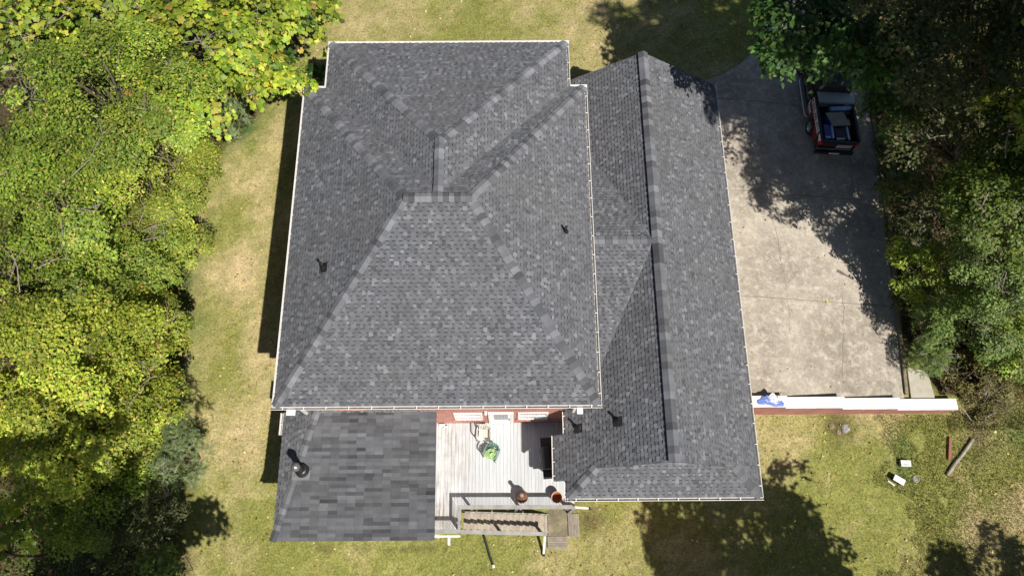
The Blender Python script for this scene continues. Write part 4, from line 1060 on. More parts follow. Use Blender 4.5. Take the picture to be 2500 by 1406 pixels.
MB().tube([(.0, 0, 0), (.05, 0, 0)], .125, 18).build('strap', M('tan_strap', (.42, .30, .10), .7, (.32, .22, .08), 8), rl)
sup = MB().box(-.30, .75, -.20, .20, -.4, -.0); o = sup.build('steel_rack', M('rack_steel', (.22, .23, .24), .4, (.15, .16, .17), 4, metal=.6), bevel=.01); in_bed(o, (.1, 1.88, 1.075)); tag(o, 'low steel box under the blue roll in the truck bed', 'box')
ply = MB().box(-.44, .44, -.36, .36, 0, .02); o = ply.build('plywood_sheet', M('grey_green_ply', (.27, .27, .20), .8, (.18, .185, .135), 3, .2), bevel=.003)
for v in o.data.vertices: v.co.x += v.co.y * -.28
in_bed(o, (.05, 1.22, 1.285), .09); o['label'] = 'grey green plywood sheet resting on the load in the truck bed'; o['category'] = 'plywood'
BLU = M('blue_shingle_wrap', (.05, .09, .30), .4, (.03, .05, .2), 6); PALE = M('pale_wrap_edge', (.50, .56, .72), .45, (.4, .45, .6), 6); INKB = M('dark_wrap', (.02, .02, .03), .4, (.015, .015, .02), 5)
def bundle(loc, rz, sx, sy, sz, lab, top):
    e = empty('shingle_bundle'); in_bed(e, loc, rz); tag(e, lab, 'bundle', 'wrapped bundles in the truck bed')
    MB().box(-sx, sx, -sy, sy, 0, sz).build('wrapper', top, e, bevel=.02)
    MB().box(sx - .09, sx + .004, -sy - .003, sy + .003, .004, sz + .004).build('end_band', PALE, e)
    MB().box(-sx + .02, sx * .25, -sy - .004, -sy + .07, .004, sz + .005).build('side_band', PALE, e)
    for k in range(3): MB().box(-sx * .55 + k * .12, -sx * .55 + k * .12 + .05, -.08, .10 - .05 * k, sz, sz + .004).build('red_mark', T_RED, e)
for k in range(2):
    bundle((-.42, .62, .765 + .215 * k), .10 - .12 * k, .22, .36, .205, 'upper blue wrapped bundle at the left of the truck bed' if k else 'lower blue wrapped bundle at the left of the truck bed', BLU)
    bundle((.20, .55, .765 + .215 * k), -.05 + .1 * k, .34, .34, .205, 'upper black and white wrapped bundle behind the tailgate' if k else 'lower black and white wrapped bundle behind the tailgate', INKB)
bundle((.05, 1.30, .765), .06, .36, .30, .25, 'wrapped bundle under the plywood sheet in the truck bed', BLU)
for k in range(1):
    bundle((.05, 1.30, 1.02), .02, .34, .28, .25, 'top wrapped bundle directly under the plywood sheet', BLU)

# ================================================================== vegetation
def tmpl_lobed():
    """five lobed leaf, cupped; stem at origin, blade along +x"""
    ang = [-150, -105, -78, -50, -28, 0, 28, 50, 78, 105, 150]; rad = [.34, .52, .42, .58, .46, .62, .46, .58, .42, .52, .34]
    v = [(.38, 0, .03)]
    for a, r in zip(ang, rad):
        a = math.radians(a); v.append((.38 + r * math.cos(a), r * math.sin(a), -.10 * (r / .6) ** 2 - (.05 if r > .5 else 0)))
    f = [(0, i, i + 1) for i in range(1, 11)]
    return np.array(v), f
def tmpl_oval():
    v = [(0, 0, 0), (.35, .27, .05), (.35, 0, -.02), (.35, -.27, .05), (.75, .20, .0), (.75, 0, -.06), (.75, -.20, .0), (1.05, 0, -.14)]
    f = [(0, 2, 1), (0, 3, 2), (1, 2, 5, 4), (2, 3, 6, 5), (4, 5, 7), (5, 6, 7)]
    return np.array(v), f
def tmpl_simple():
    v = [(0, 0, 0), (.5, .32, .07), (1.0, 0, -.1), (.5, -.32, .07), (.5, 0, -.02)]
    f = [(0, 4, 1), (1, 4, 2), (2, 4, 3), (3, 4, 0)]
    return np.array(v), f
def tmpl_spray():
    v = []; f = []
    for k in range(6):
        x = .12 + k * .15; ln = .34 * (1 - .12 * k)
        for s in (-1, 1):
            o = len(v); v += [(x - .05, 0, .02), (x + .05, 0, .02), (x + .16, s * ln, -.05)]; f.append((o, o + 1, o + 2) if s > 0 else (o + 1, o, o + 2))
    o = len(v); v += [(0, -.03, 0), (1.12, 0, -.04), (0, .03, 0)]; f.append((o, o + 1, o + 2))
    return np.array(v), f
TM = {'lobed': tmpl_lobed(), 'oval': tmpl_oval(), 'simple': tmpl_simple(), 'spray': tmpl_spray()}
def leaves_mesh(name, pos, nrm, size, col, tmpl, mat, rng, droop=.35):
    V0, F0 = TM[tmpl]; N = len(pos)
    nrm = nrm / np.linalg.norm(nrm, axis=1, keepdims=True)
    a = rng.normal(size=(N, 3)); a -= nrm * (a * nrm).sum(1, keepdims=True); a /= np.linalg.norm(a, axis=1, keepdims=True)
    a[:, 2] -= droop * .3; a -= nrm * (a * nrm).sum(1, keepdims=True) * .7; a /= np.linalg.norm(a, axis=1, keepdims=True)
    b = np.cross(nrm, a)
    Vc = V0[None, :, :] * np.ones((N, 1, 1)); Vc = Vc * size[:, None, None]
    W = pos[:, None, :] + Vc[..., 0:1] * a[:, None, :] + Vc[..., 1:2] * b[:, None, :] + Vc[..., 2:3] * nrm[:, None, :]
    k = len(V0); base = (np.arange(N) * k)
    tot = np.array([len(x) for x in F0]); fl = np.concatenate([np.array(x) for x in F0])
    loops = (base[:, None] + fl[None, :]).ravel(); totals = np.tile(tot, N); starts = np.concatenate([[0], np.cumsum(totals)[:-1]])
    c4 = np.concatenate([np.repeat(col, k, axis=0), np.ones((N * k, 1))], 1)
    return np_mesh(name, W.reshape(-1, 3), loops, starts, totals, mat, [('col', 'FLOAT_COLOR', c4)])
def pick(pal, n, rng, jit=.16):
    p = np.array([c for c, w_ in pal], float); w_ = np.array([x for c, x in pal], float); i = rng.choice(len(p), n, p=w_ / w_.sum())
    return np.clip(p[i] * (1 + rng.normal(size=(n, 1)) * jit) * (1 + rng.normal(size=(n, 3)) * .05), .004, .9)
PAL = {
    'syc': [((0.286, 0.377, 0.037), 5), ((0.382, 0.431, 0.050), 5), ((0.200, 0.301, 0.033), 4), ((0.500, 0.463, 0.088), 1.8), ((0.435, 0.216, 0.066), .2), ((0.106, 0.184, 0.022), 3)],
    'green': [((0.200, 0.286, 0.037), 5), ((0.265, 0.351, 0.044), 5), ((0.122, 0.199, 0.029), 4), ((0.382, 0.409, 0.066), 1.8), ((0.435, 0.312, 0.121), .5)],
    'olive': [((0.233, 0.307, 0.035), 5), ((0.307, 0.377, 0.044), 5), ((0.164, 0.216, 0.028), 3), ((0.488, 0.463, 0.077), 1.8), ((0.500, 0.355, 0.132), .7)],
    'lime': [((0.276, 0.345, 0.035), 5), ((0.360, 0.420, 0.046), 5), ((0.180, 0.243, 0.028), 4), ((0.542, 0.507, 0.088), 1.8), ((0.456, 0.312, 0.099), .6)],
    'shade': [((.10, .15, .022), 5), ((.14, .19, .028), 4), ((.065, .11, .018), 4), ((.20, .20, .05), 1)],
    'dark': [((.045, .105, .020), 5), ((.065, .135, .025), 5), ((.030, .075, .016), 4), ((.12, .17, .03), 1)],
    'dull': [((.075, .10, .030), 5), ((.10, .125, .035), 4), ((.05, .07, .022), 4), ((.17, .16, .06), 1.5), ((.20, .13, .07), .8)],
    'cedar': [((.20, .26, .11), 5), ((.26, .32, .14), 4), ((.13, .18, .075), 4)],
    'fresh': [((.14, .21, .05), 5), ((.18, .25, .06), 4), ((.09, .15, .04), 3), ((.22, .25, .09), 1)],
    'brush': [((.14, .135, .035), 5), ((.19, .175, .05), 4), ((.085, .08, .025), 3), ((.22, .16, .09), 1.5)],
}
N_LEAF = 0
def tree(name, label, px, py, cz, R, pal, leaf='simple', size=.12, cover_=3.0, flat=.62, seed=1, squash=(1, 1), bare=0, cat='tree', group=None, lean=(0, 0), clump=.26, holes=0.0, low=-.25, xy=None, trunk_r=None):
    """crown centre is surveyed at photo pixel (px, py) at height cz above datum"""
    global N_LEAF
    rng = np.random.default_rng(seed * 97 + 5)
    c = at(px, py, cz) if xy is None else Vector((xy[0], xy[1], cz))
    gx_, gy_ = c.x + lean[0], c.y + lean[1]; g0 = z1(gx_, gy_)
    root = empty(name, (gx_, gy_, g0)); tag(root, label, cat, group)
    cc = np.array(c) - np.array(root.location)
    rad = np.array([R * squash[0], R * squash[1], R * flat])
    ncl = max(6, int(2.6 / clump ** 2 * (.95 + .35 * (low < -.4))))
    d = rng.normal(size=(ncl * 3, 3)); d /= np.linalg.norm(d, axis=1, keepdims=True); d = d[d[:, 2] > low][:ncl]
    lobes = rng.normal(size=(7, 3)); lobes /= np.linalg.norm(lobes, axis=1, keepdims=True)
    la = rng.uniform(-.30, .48, 7); bumps = sum(a_ * np.clip((d @ l_), 0, 1) ** 4 for a_, l_ in zip(la, lobes))
    rr = (rng.uniform(.55, 1.0, len(d)) + bumps)
    if holes: keep = rng.random(len(d)) > holes; d, rr = d[keep], rr[keep]
    cen = cc + d * rad * rr[:, None]
    cen = cen + rng.normal(size=cen.shape) * R * .10
    rc = R * clump * rng.uniform(.55, 1.35, len(d))
    P_, N_, S_, C_ = [], [], [], []
    area = size * size * (.55 if leaf == 'lobed' else .34 if leaf != 'spray' else .25)
    clt = np.clip(rng.normal(size=len(d)) * .24, -.45, .45)
    for i in range(len(d)):
        n = max(5, int(cover_ * PI * rc[i] ** 2 / area * rng.uniform(.7, 1.25) * .42))
        out = d[i] * .55 + np.array([0, 0, .75]); out /= np.linalg.norm(out)
        e1 = np.cross(out, [.3, .9, .1]); e1 /= np.linalg.norm(e1); e2 = np.cross(out, e1)
        r = np.sqrt(rng.random(n)) * (1 + rng.normal(size=n) * .12); th = rng.random(n) * 2 * PI
        el = rng.uniform(.75, 1.3)
        h = -.42 * r ** 2 + rng.normal(size=n) * .16
        p = cen[i] + rc[i] * (e1 * (r * np.cos(th) * el)[:, None] + e2 * (r * np.sin(th) / el)[:, None] + out * h[:, None])
        nn = out * .75 + np.array([0, 0, .35]) + (e1 * (r * np.cos(th))[:, None] + e2 * (r * np.sin(th))[:, None]) * .3 + rng.normal(size=(n, 3)) * .27
        P_.append(p); N_.append(nn); S_.append(size * np.clip(np.exp(rng.normal(size=n) * .32), .45, 1.7)); C_.append(pick(PAL[pal], n, rng) * (1 + clt[i]))
    # thin inner foliage
    n = int(sum(len(x) for x in P_) * .09); dd = rng.normal(size=(n, 3)); dd /= np.linalg.norm(dd, axis=1, keepdims=True); dd[:, 2] = np.where(dd[:, 2] < low, -dd[:, 2], dd[:, 2])
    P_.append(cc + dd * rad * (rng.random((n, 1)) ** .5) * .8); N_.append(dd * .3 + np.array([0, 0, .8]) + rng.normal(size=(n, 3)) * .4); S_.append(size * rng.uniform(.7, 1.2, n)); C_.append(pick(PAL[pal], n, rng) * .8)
    pos = np.concatenate(P_); N_LEAF += len(pos)
    fl_ = pos[:, 2] > .03
    pos = pos[fl_]; nn = np.concatenate(N_)[fl_]; ss = np.concatenate(S_)[fl_]; co = np.clip(np.concatenate(C_), .003, .9)[fl_]
    me = leaves_mesh('crown', pos, nn, ss, co, leaf, M_LEAF, rng)
    put('crown', me, root)
    # trunk and limbs
    H = float(cc[2] + R * flat * .5); tr_ = trunk_r or max(.03, .035 * R + .006 * H)
    tb_ = MB(); base = Vector((0, 0, -.15)); top = Vector((cc[0], cc[1], H)); mid = base.lerp(top, .5) + Vector((rng.normal() * .1 * R, rng.normal() * .1 * R, 0))
    tb_.tube([base, base.lerp(mid, .5), mid, top], [tr_ * 1.25, tr_, tr_ * .75, tr_ * .2], 8)
    order = rng.permutation(len(cen))[:26]
    for i in order:
        e = Vector(cen[i] - d[i] * rc[i] * .2); s0 = (base.lerp(mid, 1) if e.z < H * .7 else mid.lerp(top, .3)); s0 = s0.lerp(top, max(0, min(.8, (e.z - s0.z) / max(.3, H) * .8)))
        m2 = s0.lerp(e, .55) + Vector((rng.normal() * .06 * R, rng.normal() * .06 * R, .12 * R * rng.random()))
        tb_.tube([s0, m2, e], [tr_ * .42, tr_ * .26, tr_ * .08], 5)
    tb_.build('trunk', M_BARK, root, smooth=True)
    if bare:
        for k in range(bare):
            bb = MB(); a = rng.random() * 2 * PI; st = cc + np.array([math.cos(a) * rad[0] * .45, math.sin(a) * rad[1] * .45, rad[2] * .55]); p0_ = Vector(st)
            q = p0_ + Vector((math.cos(a + rng.normal() * .5) * R * .55, math.sin(a + rng.normal() * .5) * R * .55, R * min(flat, .7) * rng.uniform(.12, .5)))
            m3 = p0_.lerp(q, .5) + Vector((rng.normal() * .08, rng.normal() * .08, rng.normal() * .05)) * R
            bb.tube([p0_, m3, q], [.022, .014, .005], 5)
            for j in range(4):
                t_ = rng.random(); s2 = m3.lerp(q, t_); e2_ = s2 + Vector((rng.normal() * .2, rng.normal() * .2, rng.random() * .1)) * R * .8
                bb.tube([s2, s2.lerp(e2_, .5) + Vector((rng.normal(), rng.normal(), 0)) * .03 * R, e2_], [.012, .008, .003], 4)
            bb.build('bare_branch', M_TWIG, root)
    return root
GL, GR_ = 'trees of the wood west of the lawn', 'trees and shrubs of the wood east of the driveway'
T = tree
# --- west wood (left)
T('sycamore_tree', 'broad yellow green sycamore filling the upper left corner', 60, 50, 7.5, 2.5, 'syc', 'lobed', .205, 2.4, seed=1, group=GL, bare=3, clump=.30, flat=.8, holes=0.18)
T('sycamore_tree', 'yellow green sycamore second from the corner along the top edge', 262, 20, 7.5, 2.4, 'syc', 'lobed', .205, 2.4, seed=2, group=GL, bare=2, clump=.30, flat=.8, holes=0.2)
T('sycamore_tree', 'bright sycamore with orange tinged leaves in the middle of the top left wood', 450, 95, 7, 2.7, 'syc', 'lobed', .20, 2.5, seed=3, group=GL, bare=4, clump=.28, flat=.8, holes=0.2, lean=(-2.6, 1.6))
T('sycamore_tree', 'sycamore whose crown reaches the lawn at the top edge', 640, 0, 6, 2.2, 'syc', 'lobed', .205, 2.5, seed=4, group=GL, bare=3, clump=.30, flat=.85, low=-.6, lean=(-1.5, 1.2), holes=0.12)
T('sycamore_tree', 'small sycamore crown overhanging the lawn at the top edge nearest the house', 755, 0, 5, 1.15, 'syc', 'lobed', .195, 2.5, seed=5, group=GL, clump=.36, flat=.8, low=-.5, lean=(-3.0, 2.2))
T('sycamore_tree', 'sycamore with dark green gaps behind the house corner', 590, 150, 5.4, 1.7, 'syc', 'lobed', .195, 2.2, seed=6, group=GL, clump=.32, holes=.15, flat=.9, low=-.6, lean=(-3.6, 2.0))
T('sycamore_tree', 'low sycamore bough hanging next to the north west roof corner', 668, 212, 5.6, 1.1, 'syc', 'lobed', .195, 2.3, flat=.4, seed=7, group=GL, clump=.34, squash=(1.25, .7), bare=3, lean=(-3.0, 3.2))
T('young_tree', 'dark green young tree between the sycamores and the roof corner', 640, 140, 3.6, 1.2, 'dark', 'oval', .22, 2.4, seed=8, group=GL, flat=.9, low=-.7, lean=(-1.2, .8))
T('sapling', 'slender yellow green sapling on the lawn beside the north west corner', 715, 178, 2.6, .75, 'olive', 'simple', .12, 1.0, seed=9, group=GL, holes=.3, bare=3)
T('magnolia_sapling', 'small dark glossy sapling in the black shadow at the roof corner', 772, 175, 1.6, .42, 'dark', 'oval', .2, 1.6, seed=10, group=GL)
T('cedar_shrub', 'grey green feathery shrub at the foot of the sycamores beside the lawn', 560, 262, 1.6, 1.15, 'cedar', 'spray', .20, 2.4, flat=.7, seed=11, group=GL, cat='shrub', low=-.6)
T('sweetgum_tree', 'large dense green tree below the sycamores', 300, 270, 7, 3.503, 'green', 'simple', 0.0999, 2.9, seed=12, group=GL, clump=.21, bare=5, flat=.8, holes=0.22)
T('sweetgum_tree', 'dull brownish tree with bare twigs at the left edge under the corner sycamore', 45, 200, 5.5, 1.4, 'dull', 'simple', .12, 1.6, seed=13, group=GL, bare=14, holes=.35, flat=.8)
T('sweetgum_tree', 'green tree at the left edge above the big dark gap', 105, 400, 7.2, 2.2, 'green', 'simple', 0.0999, 2.6, seed=14, group=GL, clump=.24, bare=3, flat=.85, holes=0.22)
T('sweetgum_tree', 'yellowing olive tree bulging furthest over the lawn', 345, 395, 4.6, 2.6, 'olive', 'simple', 0.0886, 2.9, seed=15, group=GL, clump=.22, bare=7, flat=1.0, low=-.7, lean=(-1.2, .3), holes=0.12)
T('sweetgum_tree', 'fine leaved olive tree at the lawn edge with brown tips', 375, 525, 3.6, 1.9, 'olive', 'simple', 0.0738, 2.6, seed=16, group=GL, clump=.25, bare=8, flat=1.0, low=-.8, lean=(-1.0, .3))
T('sweetgum_tree', 'bright green tree in the middle of the left edge', 140, 530, 7.2, 2.712, 'green', 'simple', 0.104, 2.8, seed=17, group=GL, clump=.23, bare=3, flat=.85, holes=0.25)
T('sweetgum_tree', 'green tree with pale bare branches where the lawn is widest', 325, 620, 4.2, 1.95, 'green', 'simple', 0.0918, 2.4, seed=18, group=GL, clump=.26, bare=12, flat=1.0, low=-.7, lean=(-.8, .2), holes=0.2)
T('sweetgum_tree', 'large light green tree at the left edge halfway down', 55, 690, 7, 2.599, 'green', 'simple', 0.104, 2.8, seed=19, group=GL, clump=.23, bare=2, flat=.85, holes=0.25)
T('sweetgum_tree', 'green tree left of the deep shadow gap at the lawn edge', 215, 755, 5.6, 2.147, 'green', 'simple', 0.0963, 2.6, seed=20, group=GL, clump=.26, bare=3, flat=1.0, low=-.5, holes=0.3)
T('maple_tree', 'small yellow green crown right beside the lawn below the shadow gap', 365, 765, 3.6, 1.3, 'olive', 'simple', 0.0918, 2.6, seed=21, group=GL, clump=.32, bare=2, flat=1.2, low=-.85, lean=(-.7, .2))
T('maple_tree', 'lime yellow tree at the left edge in the lower wood', 70, 860, 7, 2.825, 'lime', 'simple', 0.104, 2.9, seed=22, group=GL, clump=.23, bare=5, flat=.85, holes=0.22)
T('maple_tree', 'lime yellow tree beside the lawn in the lower wood', 310, 865, 4.4, 2.373, 'lime', 'simple', 0.0963, 2.9, seed=23, group=GL, clump=.25, bare=4, flat=1.0, low=-.8, lean=(-.8, 0), holes=0.15)
T('maple_tree', 'wide lime yellow tree at the left edge above the bottom shade', 85, 1040, 6.5, 2.486, 'lime', 'simple', 0.0999, 2.9, seed=24, group=GL, clump=.24, bare=3, flat=.9, holes=0.2)
T('maple_tree', 'lime green tree in the middle of the lower wood', 265, 1010, 5, 2.26, 'lime', 'simple', 0.0963, 2.8, seed=25, group=GL, clump=.25, bare=4, flat=1.0, low=-.7, holes=0.2)
T('cedar_tree', 'grey green cedar at the lawn edge in the lower wood', 400, 1075, 3, 1.45, 'cedar', 'spray', .22, 2.6, seed=26, group=GL, bare=2, flat=1.0, low=-.85, lean=(-.5, 0))
T('maple_tree', 'shaded green tree near the bottom of the west wood', 190, 1230, 4, 2.147, 'green', 'simple', 0.0886, 2.4, seed=27, group=GL, clump=.26, flat=.9, low=-.7, holes=0.2)
T('maple_tree', 'shaded olive tree at the bottom of the west wood beside the lawn', 330, 1230, 2.8, 1.808, 'dull', 'simple', 0.0812, 2.2, seed=28, group=GL, clump=.28, bare=3, flat=.9, low=-.85, lean=(-.5, 0))
T('shrub', 'low dark leafy shrub at the bottom edge beside the lawn', 385, 1390, 1.2, .9, 'fresh', 'oval', .16, 2.2, seed=29, group=GL, cat='shrub', trunk_r=.012)
T('shrub', 'brown green shrub in the shade at the bottom of the west wood', 240, 1370, 1.6, 1.3, 'dull', 'simple', .11, 2.0, seed=30, group=GL, cat='shrub')
T('sycamore_tree', 'big leaved sunlit crown cut by the left edge near the bottom corner', -6, 1345, 6, 1.0, 'syc', 'lobed', .195, 2.6, seed=31, group=GL, clump=.4, lean=(-3.0, 0))
# --- east wood (right)
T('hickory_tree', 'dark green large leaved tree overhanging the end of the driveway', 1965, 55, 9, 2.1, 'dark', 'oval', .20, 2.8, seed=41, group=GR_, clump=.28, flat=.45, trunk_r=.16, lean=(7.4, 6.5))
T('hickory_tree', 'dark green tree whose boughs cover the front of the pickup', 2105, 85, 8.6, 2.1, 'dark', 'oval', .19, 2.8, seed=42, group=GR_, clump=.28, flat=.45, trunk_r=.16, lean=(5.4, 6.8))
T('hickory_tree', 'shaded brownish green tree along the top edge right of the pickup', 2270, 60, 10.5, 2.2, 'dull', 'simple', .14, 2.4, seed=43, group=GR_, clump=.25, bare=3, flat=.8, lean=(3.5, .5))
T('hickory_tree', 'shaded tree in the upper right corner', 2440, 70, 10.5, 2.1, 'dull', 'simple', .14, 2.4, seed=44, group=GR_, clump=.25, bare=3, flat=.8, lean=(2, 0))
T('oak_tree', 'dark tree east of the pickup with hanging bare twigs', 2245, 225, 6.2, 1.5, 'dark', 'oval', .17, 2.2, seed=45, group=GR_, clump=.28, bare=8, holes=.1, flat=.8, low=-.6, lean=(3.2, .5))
T('oak_tree', 'yellow green sunlit tree cut by the right edge in the upper wood', 2480, 260, 9.5, 1.6, 'olive', 'simple', .15, 2.6, seed=46, group=GR_, clump=.27, bare=2, lean=(2, 0))
T('oak_tree', 'thin olive tree with pale bare boughs right of the pickup tail', 2330, 330, 8, 1.7, 'dull', 'simple', .12, 1.9, seed=47, group=GR_, clump=.26, bare=12, holes=.2, lean=(3.4, .6))
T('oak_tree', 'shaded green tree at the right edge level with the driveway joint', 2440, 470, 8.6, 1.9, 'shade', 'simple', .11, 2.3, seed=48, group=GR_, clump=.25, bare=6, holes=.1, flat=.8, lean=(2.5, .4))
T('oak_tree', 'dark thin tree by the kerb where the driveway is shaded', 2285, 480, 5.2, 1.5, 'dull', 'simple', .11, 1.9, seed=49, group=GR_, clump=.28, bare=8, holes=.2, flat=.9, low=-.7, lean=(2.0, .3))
T('oak_tree', 'pale green sunlit tree at the right edge in the middle of the wood', 2440, 640, 4.2, 1.9, 'fresh', 'simple', .105, 2.6, seed=50, group=GR_, clump=.25, bare=4, flat=.8, lean=(2.2, 0))
T('oak_tree', 'green tree leaning over the kerb where the tree shadow ends', 2265, 635, 2.4, 1.25, 'green', 'oval', .12, 2.4, seed=51, group=GR_, clump=.3, bare=4, flat=1.0, low=-.8, lean=(1.4, 0))
T('oak_tree', 'dense green tree beside the right edge below the middle', 2390, 770, 2.6, 1.6, 'fresh', 'simple', .105, 2.6, seed=52, group=GR_, clump=.27, bare=3, flat=.9, low=-.7, lean=(1.2, 0))
T('privet_shrub', 'bright fresh green feathery shrub at the kerb opposite the garage', 2290, 785, 1.5, 1.1, 'fresh', 'spray', .17, 2.8, flat=.75, seed=53, group=GR_, cat='shrub', bare=3, low=-.8, lean=(.5, 0))
T('privet_shrub', 'green shrub above the concrete pad at the kerb', 2275, 870, 0.7, 0.8, 'fresh', 'spray', .16, 2.4, flat=.75, seed=54, group=GR_, cat='shrub', bare=5, low=-.8, lean=(.3, 0))
T('bramble_shrub', 'brown olive scrub behind the end of the brick wall', 2405, 905, 0.2, 1.3, 'brush', 'simple', .085, 2.0, flat=.45, seed=55, group=GR_, cat='shrub', bare=6, clump=.24, lean=(.2, 0))
T('bramble_shrub', 'tangled olive scrub beside the end of the brick wall', 2430, 1005, -0.8, 0.8, 'brush', 'simple', .08, 1.8, flat=.45, seed=56, group=GR_, cat='shrub', bare=3)
T('bramble_shrub', 'dark green bushy scrub at the right edge above the open grass', 2480, 840, 1.6, 1.2, 'green', 'simple', .11, 2.4, seed=57, group=GR_, cat='shrub', low=-.6)
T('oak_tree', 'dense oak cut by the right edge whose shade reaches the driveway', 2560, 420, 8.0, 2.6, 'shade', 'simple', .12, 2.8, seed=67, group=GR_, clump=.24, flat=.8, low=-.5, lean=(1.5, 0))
T('kerb_shrub', 'dark shaded shrub at the kerb beside the pickup tail', 2185, 350, 1, 1.05, 'dull', 'simple', .11, 2.2, flat=.8, low=-.7, seed=58, group=GR_, cat='shrub', bare=4)
T('kerb_shrub', 'dark shrub at the kerb just below the upper driveway joint', 2205, 445, 1.2, 1.1, 'dark', 'simple', .11, 2.2, flat=.8, low=-.7, seed=59, group=GR_, cat='shrub', bare=5)
T('kerb_shrub', 'dark shrub at the kerb above the leaning green tree', 2215, 555, 1.2, 1.0, 'dull', 'simple', .11, 2.2, flat=.8, low=-.7, seed=60, group=GR_, cat='shrub', bare=4)
T('kerb_shrub', 'twiggy shrub at the kerb below the leaning green tree', 2225, 725, .6, .8, 'dull', 'simple', .10, 1.8, flat=.8, low=-.7, seed=68, group=GR_, cat='shrub', bare=9)
T('kerb_shrub', 'dark shrub under the boughs right of the pickup', 2172, 235, 0.8, .8, 'dark', 'oval', .15, 2.2, flat=.8, low=-.7, seed=69, group=GR_, cat='shrub', bare=3, lean=(.6, 0))
# --- taller trees just outside the frame whose shadows fall into it
T('tall_oak', 'tall oak standing east of the driveway wood beyond the frame', 0, 0, 15.5, 3.6, 'green', 'simple', .27, 4.2, seed=61, xy=(18.1, 15.4), group=GR_, clump=.22, flat=.8, lean=(4, 0), holes=.15)
T('tall_oak', 'tall oak behind the pickup beyond the right of the frame', 0, 0, 15.5, 3.6, 'green', 'simple', .22, 2.6, seed=62, xy=(19.4, 11.3), group=GR_, clump=.22, flat=.8, lean=(3, 0), holes=.3)
T('tall_oak', 'tall oak east of the upper wood well beyond the right of the frame', 0, 0, 15.0, 3.6, 'green', 'simple', 0.22, 3.2, seed=63, xy=(22.2, 15.2), group=GR_, clump=.22, flat=.8, lean=(2, 0))
T('tall_oak', 'tall oak above the end of the brick wall beyond the right of the frame', 0, 0, 15.5, 4.0, 'green', 'simple', .22, 2.6, seed=70, xy=(23.9, 10.2), group=GR_, clump=.22, flat=.8, lean=(2, 0), holes=.3)
T('tall_oak', 'tall oak north east of the pickup beyond the top right of the frame', 0, 0, 15.5, 3.4, 'green', 'simple', .27, 4.2, seed=71, xy=(17.8, 20.0), group=GR_, clump=.22, flat=.8, lean=(3, 0))
T('tall_oak', 'very tall oak towering over the upper wood beyond the right of the frame', 0, 0, 20.5, 3.3, 'green', 'simple', .24, 4.0, seed=72, xy=(17.6, 11.3), group=GR_, clump=.24, flat=.8, lean=(3.5, 0))
T('tall_oak', 'tall oak south of the house below the bottom right of the frame', 0, 0, 8.0, 4.0, 'green', 'simple', .27, 4.6, seed=64, xy=(14.6, -5.2), group='trees south of the frame', clump=.24, flat=1.0, low=-.5)
T('tall_oak', 'tall oak south of the house below the bottom left of the frame', 0, 0, 8.0, 3.2, 'green', 'simple', .27, 4.2, seed=65, xy=(-12.1, -4.2), group='trees south of the frame', clump=.24, flat=.8, lean=(0, -4))
T('tall_oak', 'taller oak south of the west wood below the bottom left of the frame', 0, 0, 18.0, 3.1, 'green', 'simple', .27, 4.2, seed=73, xy=(-9.4, -5.3), group='trees south of the frame', clump=.24, flat=.8, lean=(1.5, -6))
T('tall_oak', 'smaller oak below the far bottom right corner of the frame', 0, 0, 5.5, 1.9, 'green', 'simple', .22, 4.2, seed=66, xy=(22.8, -5.2), group='trees south of the frame', clump=.26, flat=.9)
print('leaves', N_LEAF)

# undergrowth of the woods
def scatter_under(name, label, n, xr, yr, test, zmax, pal, size, seed):
    rng = np.random.default_rng(seed); x = rng.uniform(*xr, n); y = rng.uniform(*yr, n); k = test(x, y) & (fbm(x, y, 1.7) > .40); x, y = x[k], y[k]
    z = zg(x, y) + .03 + rng.random(len(x)) ** 1.7 * zmax * np.clip(fbm(x + 9, y, 1.1) * 2 - .4, .1, 1.3)
    nn = np.array([0, 0, 1.]) + rng.normal(size=(len(x), 3)) * .5
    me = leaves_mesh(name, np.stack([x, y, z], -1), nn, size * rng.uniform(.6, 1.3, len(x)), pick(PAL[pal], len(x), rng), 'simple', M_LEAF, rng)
    tag(put(name, me), label, 'undergrowth', kind='stuff')
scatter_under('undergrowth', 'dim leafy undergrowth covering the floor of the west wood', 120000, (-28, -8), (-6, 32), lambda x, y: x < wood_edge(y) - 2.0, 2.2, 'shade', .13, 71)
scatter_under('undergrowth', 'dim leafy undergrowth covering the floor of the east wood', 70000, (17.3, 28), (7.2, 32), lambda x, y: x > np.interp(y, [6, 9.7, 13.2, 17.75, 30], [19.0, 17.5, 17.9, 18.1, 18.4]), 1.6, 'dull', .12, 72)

# grass blades
def grass(name, label, n, xr, yr, test, h, wdt, seed, lushfn=None):
    rng = np.random.default_rng(seed); x = rng.uniform(*xr, n); y = rng.uniform(*yr, n)
    k = test(x, y); x, y = x[k], y[k]; n = len(x); z = zg(x, y) + (fbm(x, y, .8) - .5) * .05 - .005
    a = rng.random(n) * 2 * PI; hh = h * rng.uniform(.5, 1.3, n); le = hh * rng.uniform(.2, 1.0, n); b = rng.random(n) * 2 * PI
    V = np.empty((n, 3, 3)); dx, dy = np.cos(a) * wdt, np.sin(a) * wdt
    V[:, 0] = np.stack([x - dx, y - dy, z], -1); V[:, 1] = np.stack([x + dx, y + dy, z], -1); V[:, 2] = np.stack([x + np.cos(b) * le, y + np.sin(b) * le, z + hh], -1)
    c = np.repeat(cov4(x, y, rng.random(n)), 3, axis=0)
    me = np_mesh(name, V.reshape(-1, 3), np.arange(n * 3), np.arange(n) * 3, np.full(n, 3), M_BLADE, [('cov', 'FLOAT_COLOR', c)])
    tag(put(name, me), label, 'grass', kind='stuff')
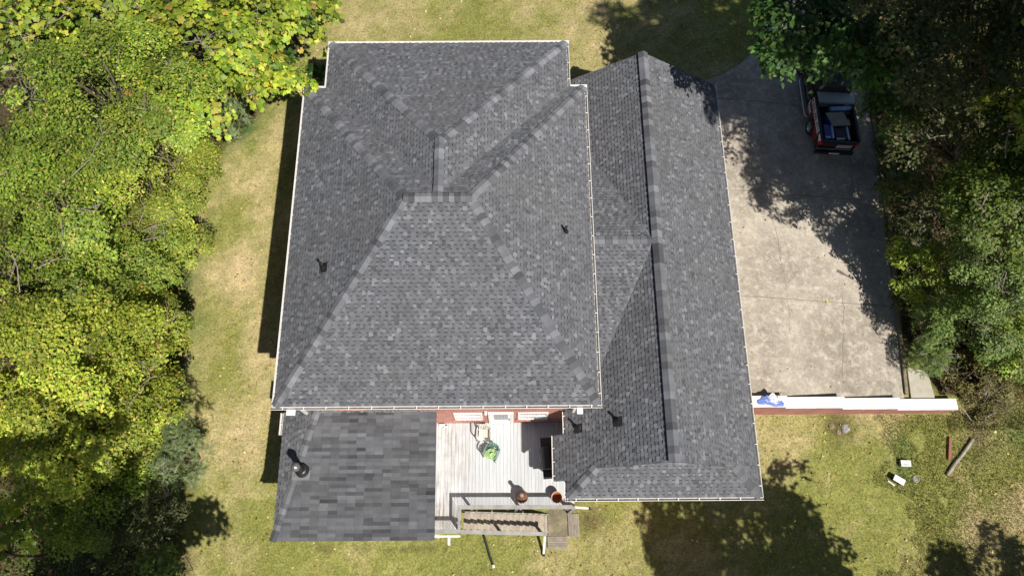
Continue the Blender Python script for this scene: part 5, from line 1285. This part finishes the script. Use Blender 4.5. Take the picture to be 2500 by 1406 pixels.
def open_lawn(x, y):
    inhouse = (x > -8.3) & (x < 8.9) & (y > 1.4) & (y < 20.0) & ~((x > 2.5) & (y < 2.9))
    drvw = (x > 8.9) & (y > 6.2) & (y < 22.3) & (x < 17.6)
    nd = (y >= 22.2) & (x > np.interp(y, [22.2, 22.45, 23.25, 24.4, 25.75, 27.3, 34], [8.8, 9.8, 11.3, 12.4, 12.97, 13.2, 13.4])) & (x < 18.2)
    lnd = (x > 1.4) & (x < 2.9) & (y > .7) & (y < 2.5)
    st = (x > -3.3) & (x < 1.5) & (y > 1.35) & (y < 6)
    wall = (x > 8.9) & (x < 19) & (y > 6.2) & (y < 6.7)
    east = (x > 17.0) & (y > 6.7) & (x < 19.3)
    return ~inhouse & ~drvw & ~nd & ~lnd & ~st & ~wall & ~east & (x > wood_edge(y) - 2.6) & (x < 27)
grass('lawn_grass', 'short patchy green and straw lawn grass around the house', 380000, (-14, 25), (-3, 32), lambda x, y: open_lawn(x, y), .06, .012, 81)
rough = lambda x, y: open_lawn(x, y) & (x > 15.2) & (y < 6.2) & (fbm(x, y, 1.0) + .12 * (x - 17) > .42)
grass('rough_grass', 'longer rough grass growing around the boxes and the log', 60000, (15, 26), (-2, 6.2), rough, .12, .011, 82)
grass('verge_grass', 'long weedy grass beyond the end of the brick wall', 26000, (19, 27), (5.5, 10.5), lambda x, y: (x > 19 + (y - 6) * .3), .22, .012, 83)

# fallen leaves
rng = np.random.default_rng(91)
def fallen(n, xr, yr, test, zf):
    x = rng.uniform(*xr, n); y = rng.uniform(*yr, n); k = test(x, y); x, y = x[k], y[k]
    return np.stack([x, y, zf(x, y)], -1)
A = fallen(6500, (-13, 24), (-3, 31), lambda x, y: open_lawn(x, y) & (fbm(x + 3, y, 2.0) > .42), lambda x, y: zg(x, y) + .045)
B = fallen(260, (9.2, 17.3), (6.9, 24), lambda x, y: (y < 22) | (x > 13), lambda x, y: zd(x) + .012)
Pp = np.concatenate([A, B]); nn = np.array([0, 0, 1.]) + rng.normal(size=(len(Pp), 3)) * .35
pal = [((.42, .30, .13), 4), ((.52, .42, .22), 3), ((.30, .17, .07), 2.5), ((.45, .40, .10), 1)]
me = leaves_mesh('fallen_leaves', Pp, nn, rng.uniform(.05, .13, len(Pp)), pick(pal, len(Pp), rng), 'lobed', M_DEAD, rng)
tag(put('fallen_leaves', me), 'dry tan leaves scattered over lawn and driveway', 'leaves', kind='stuff')
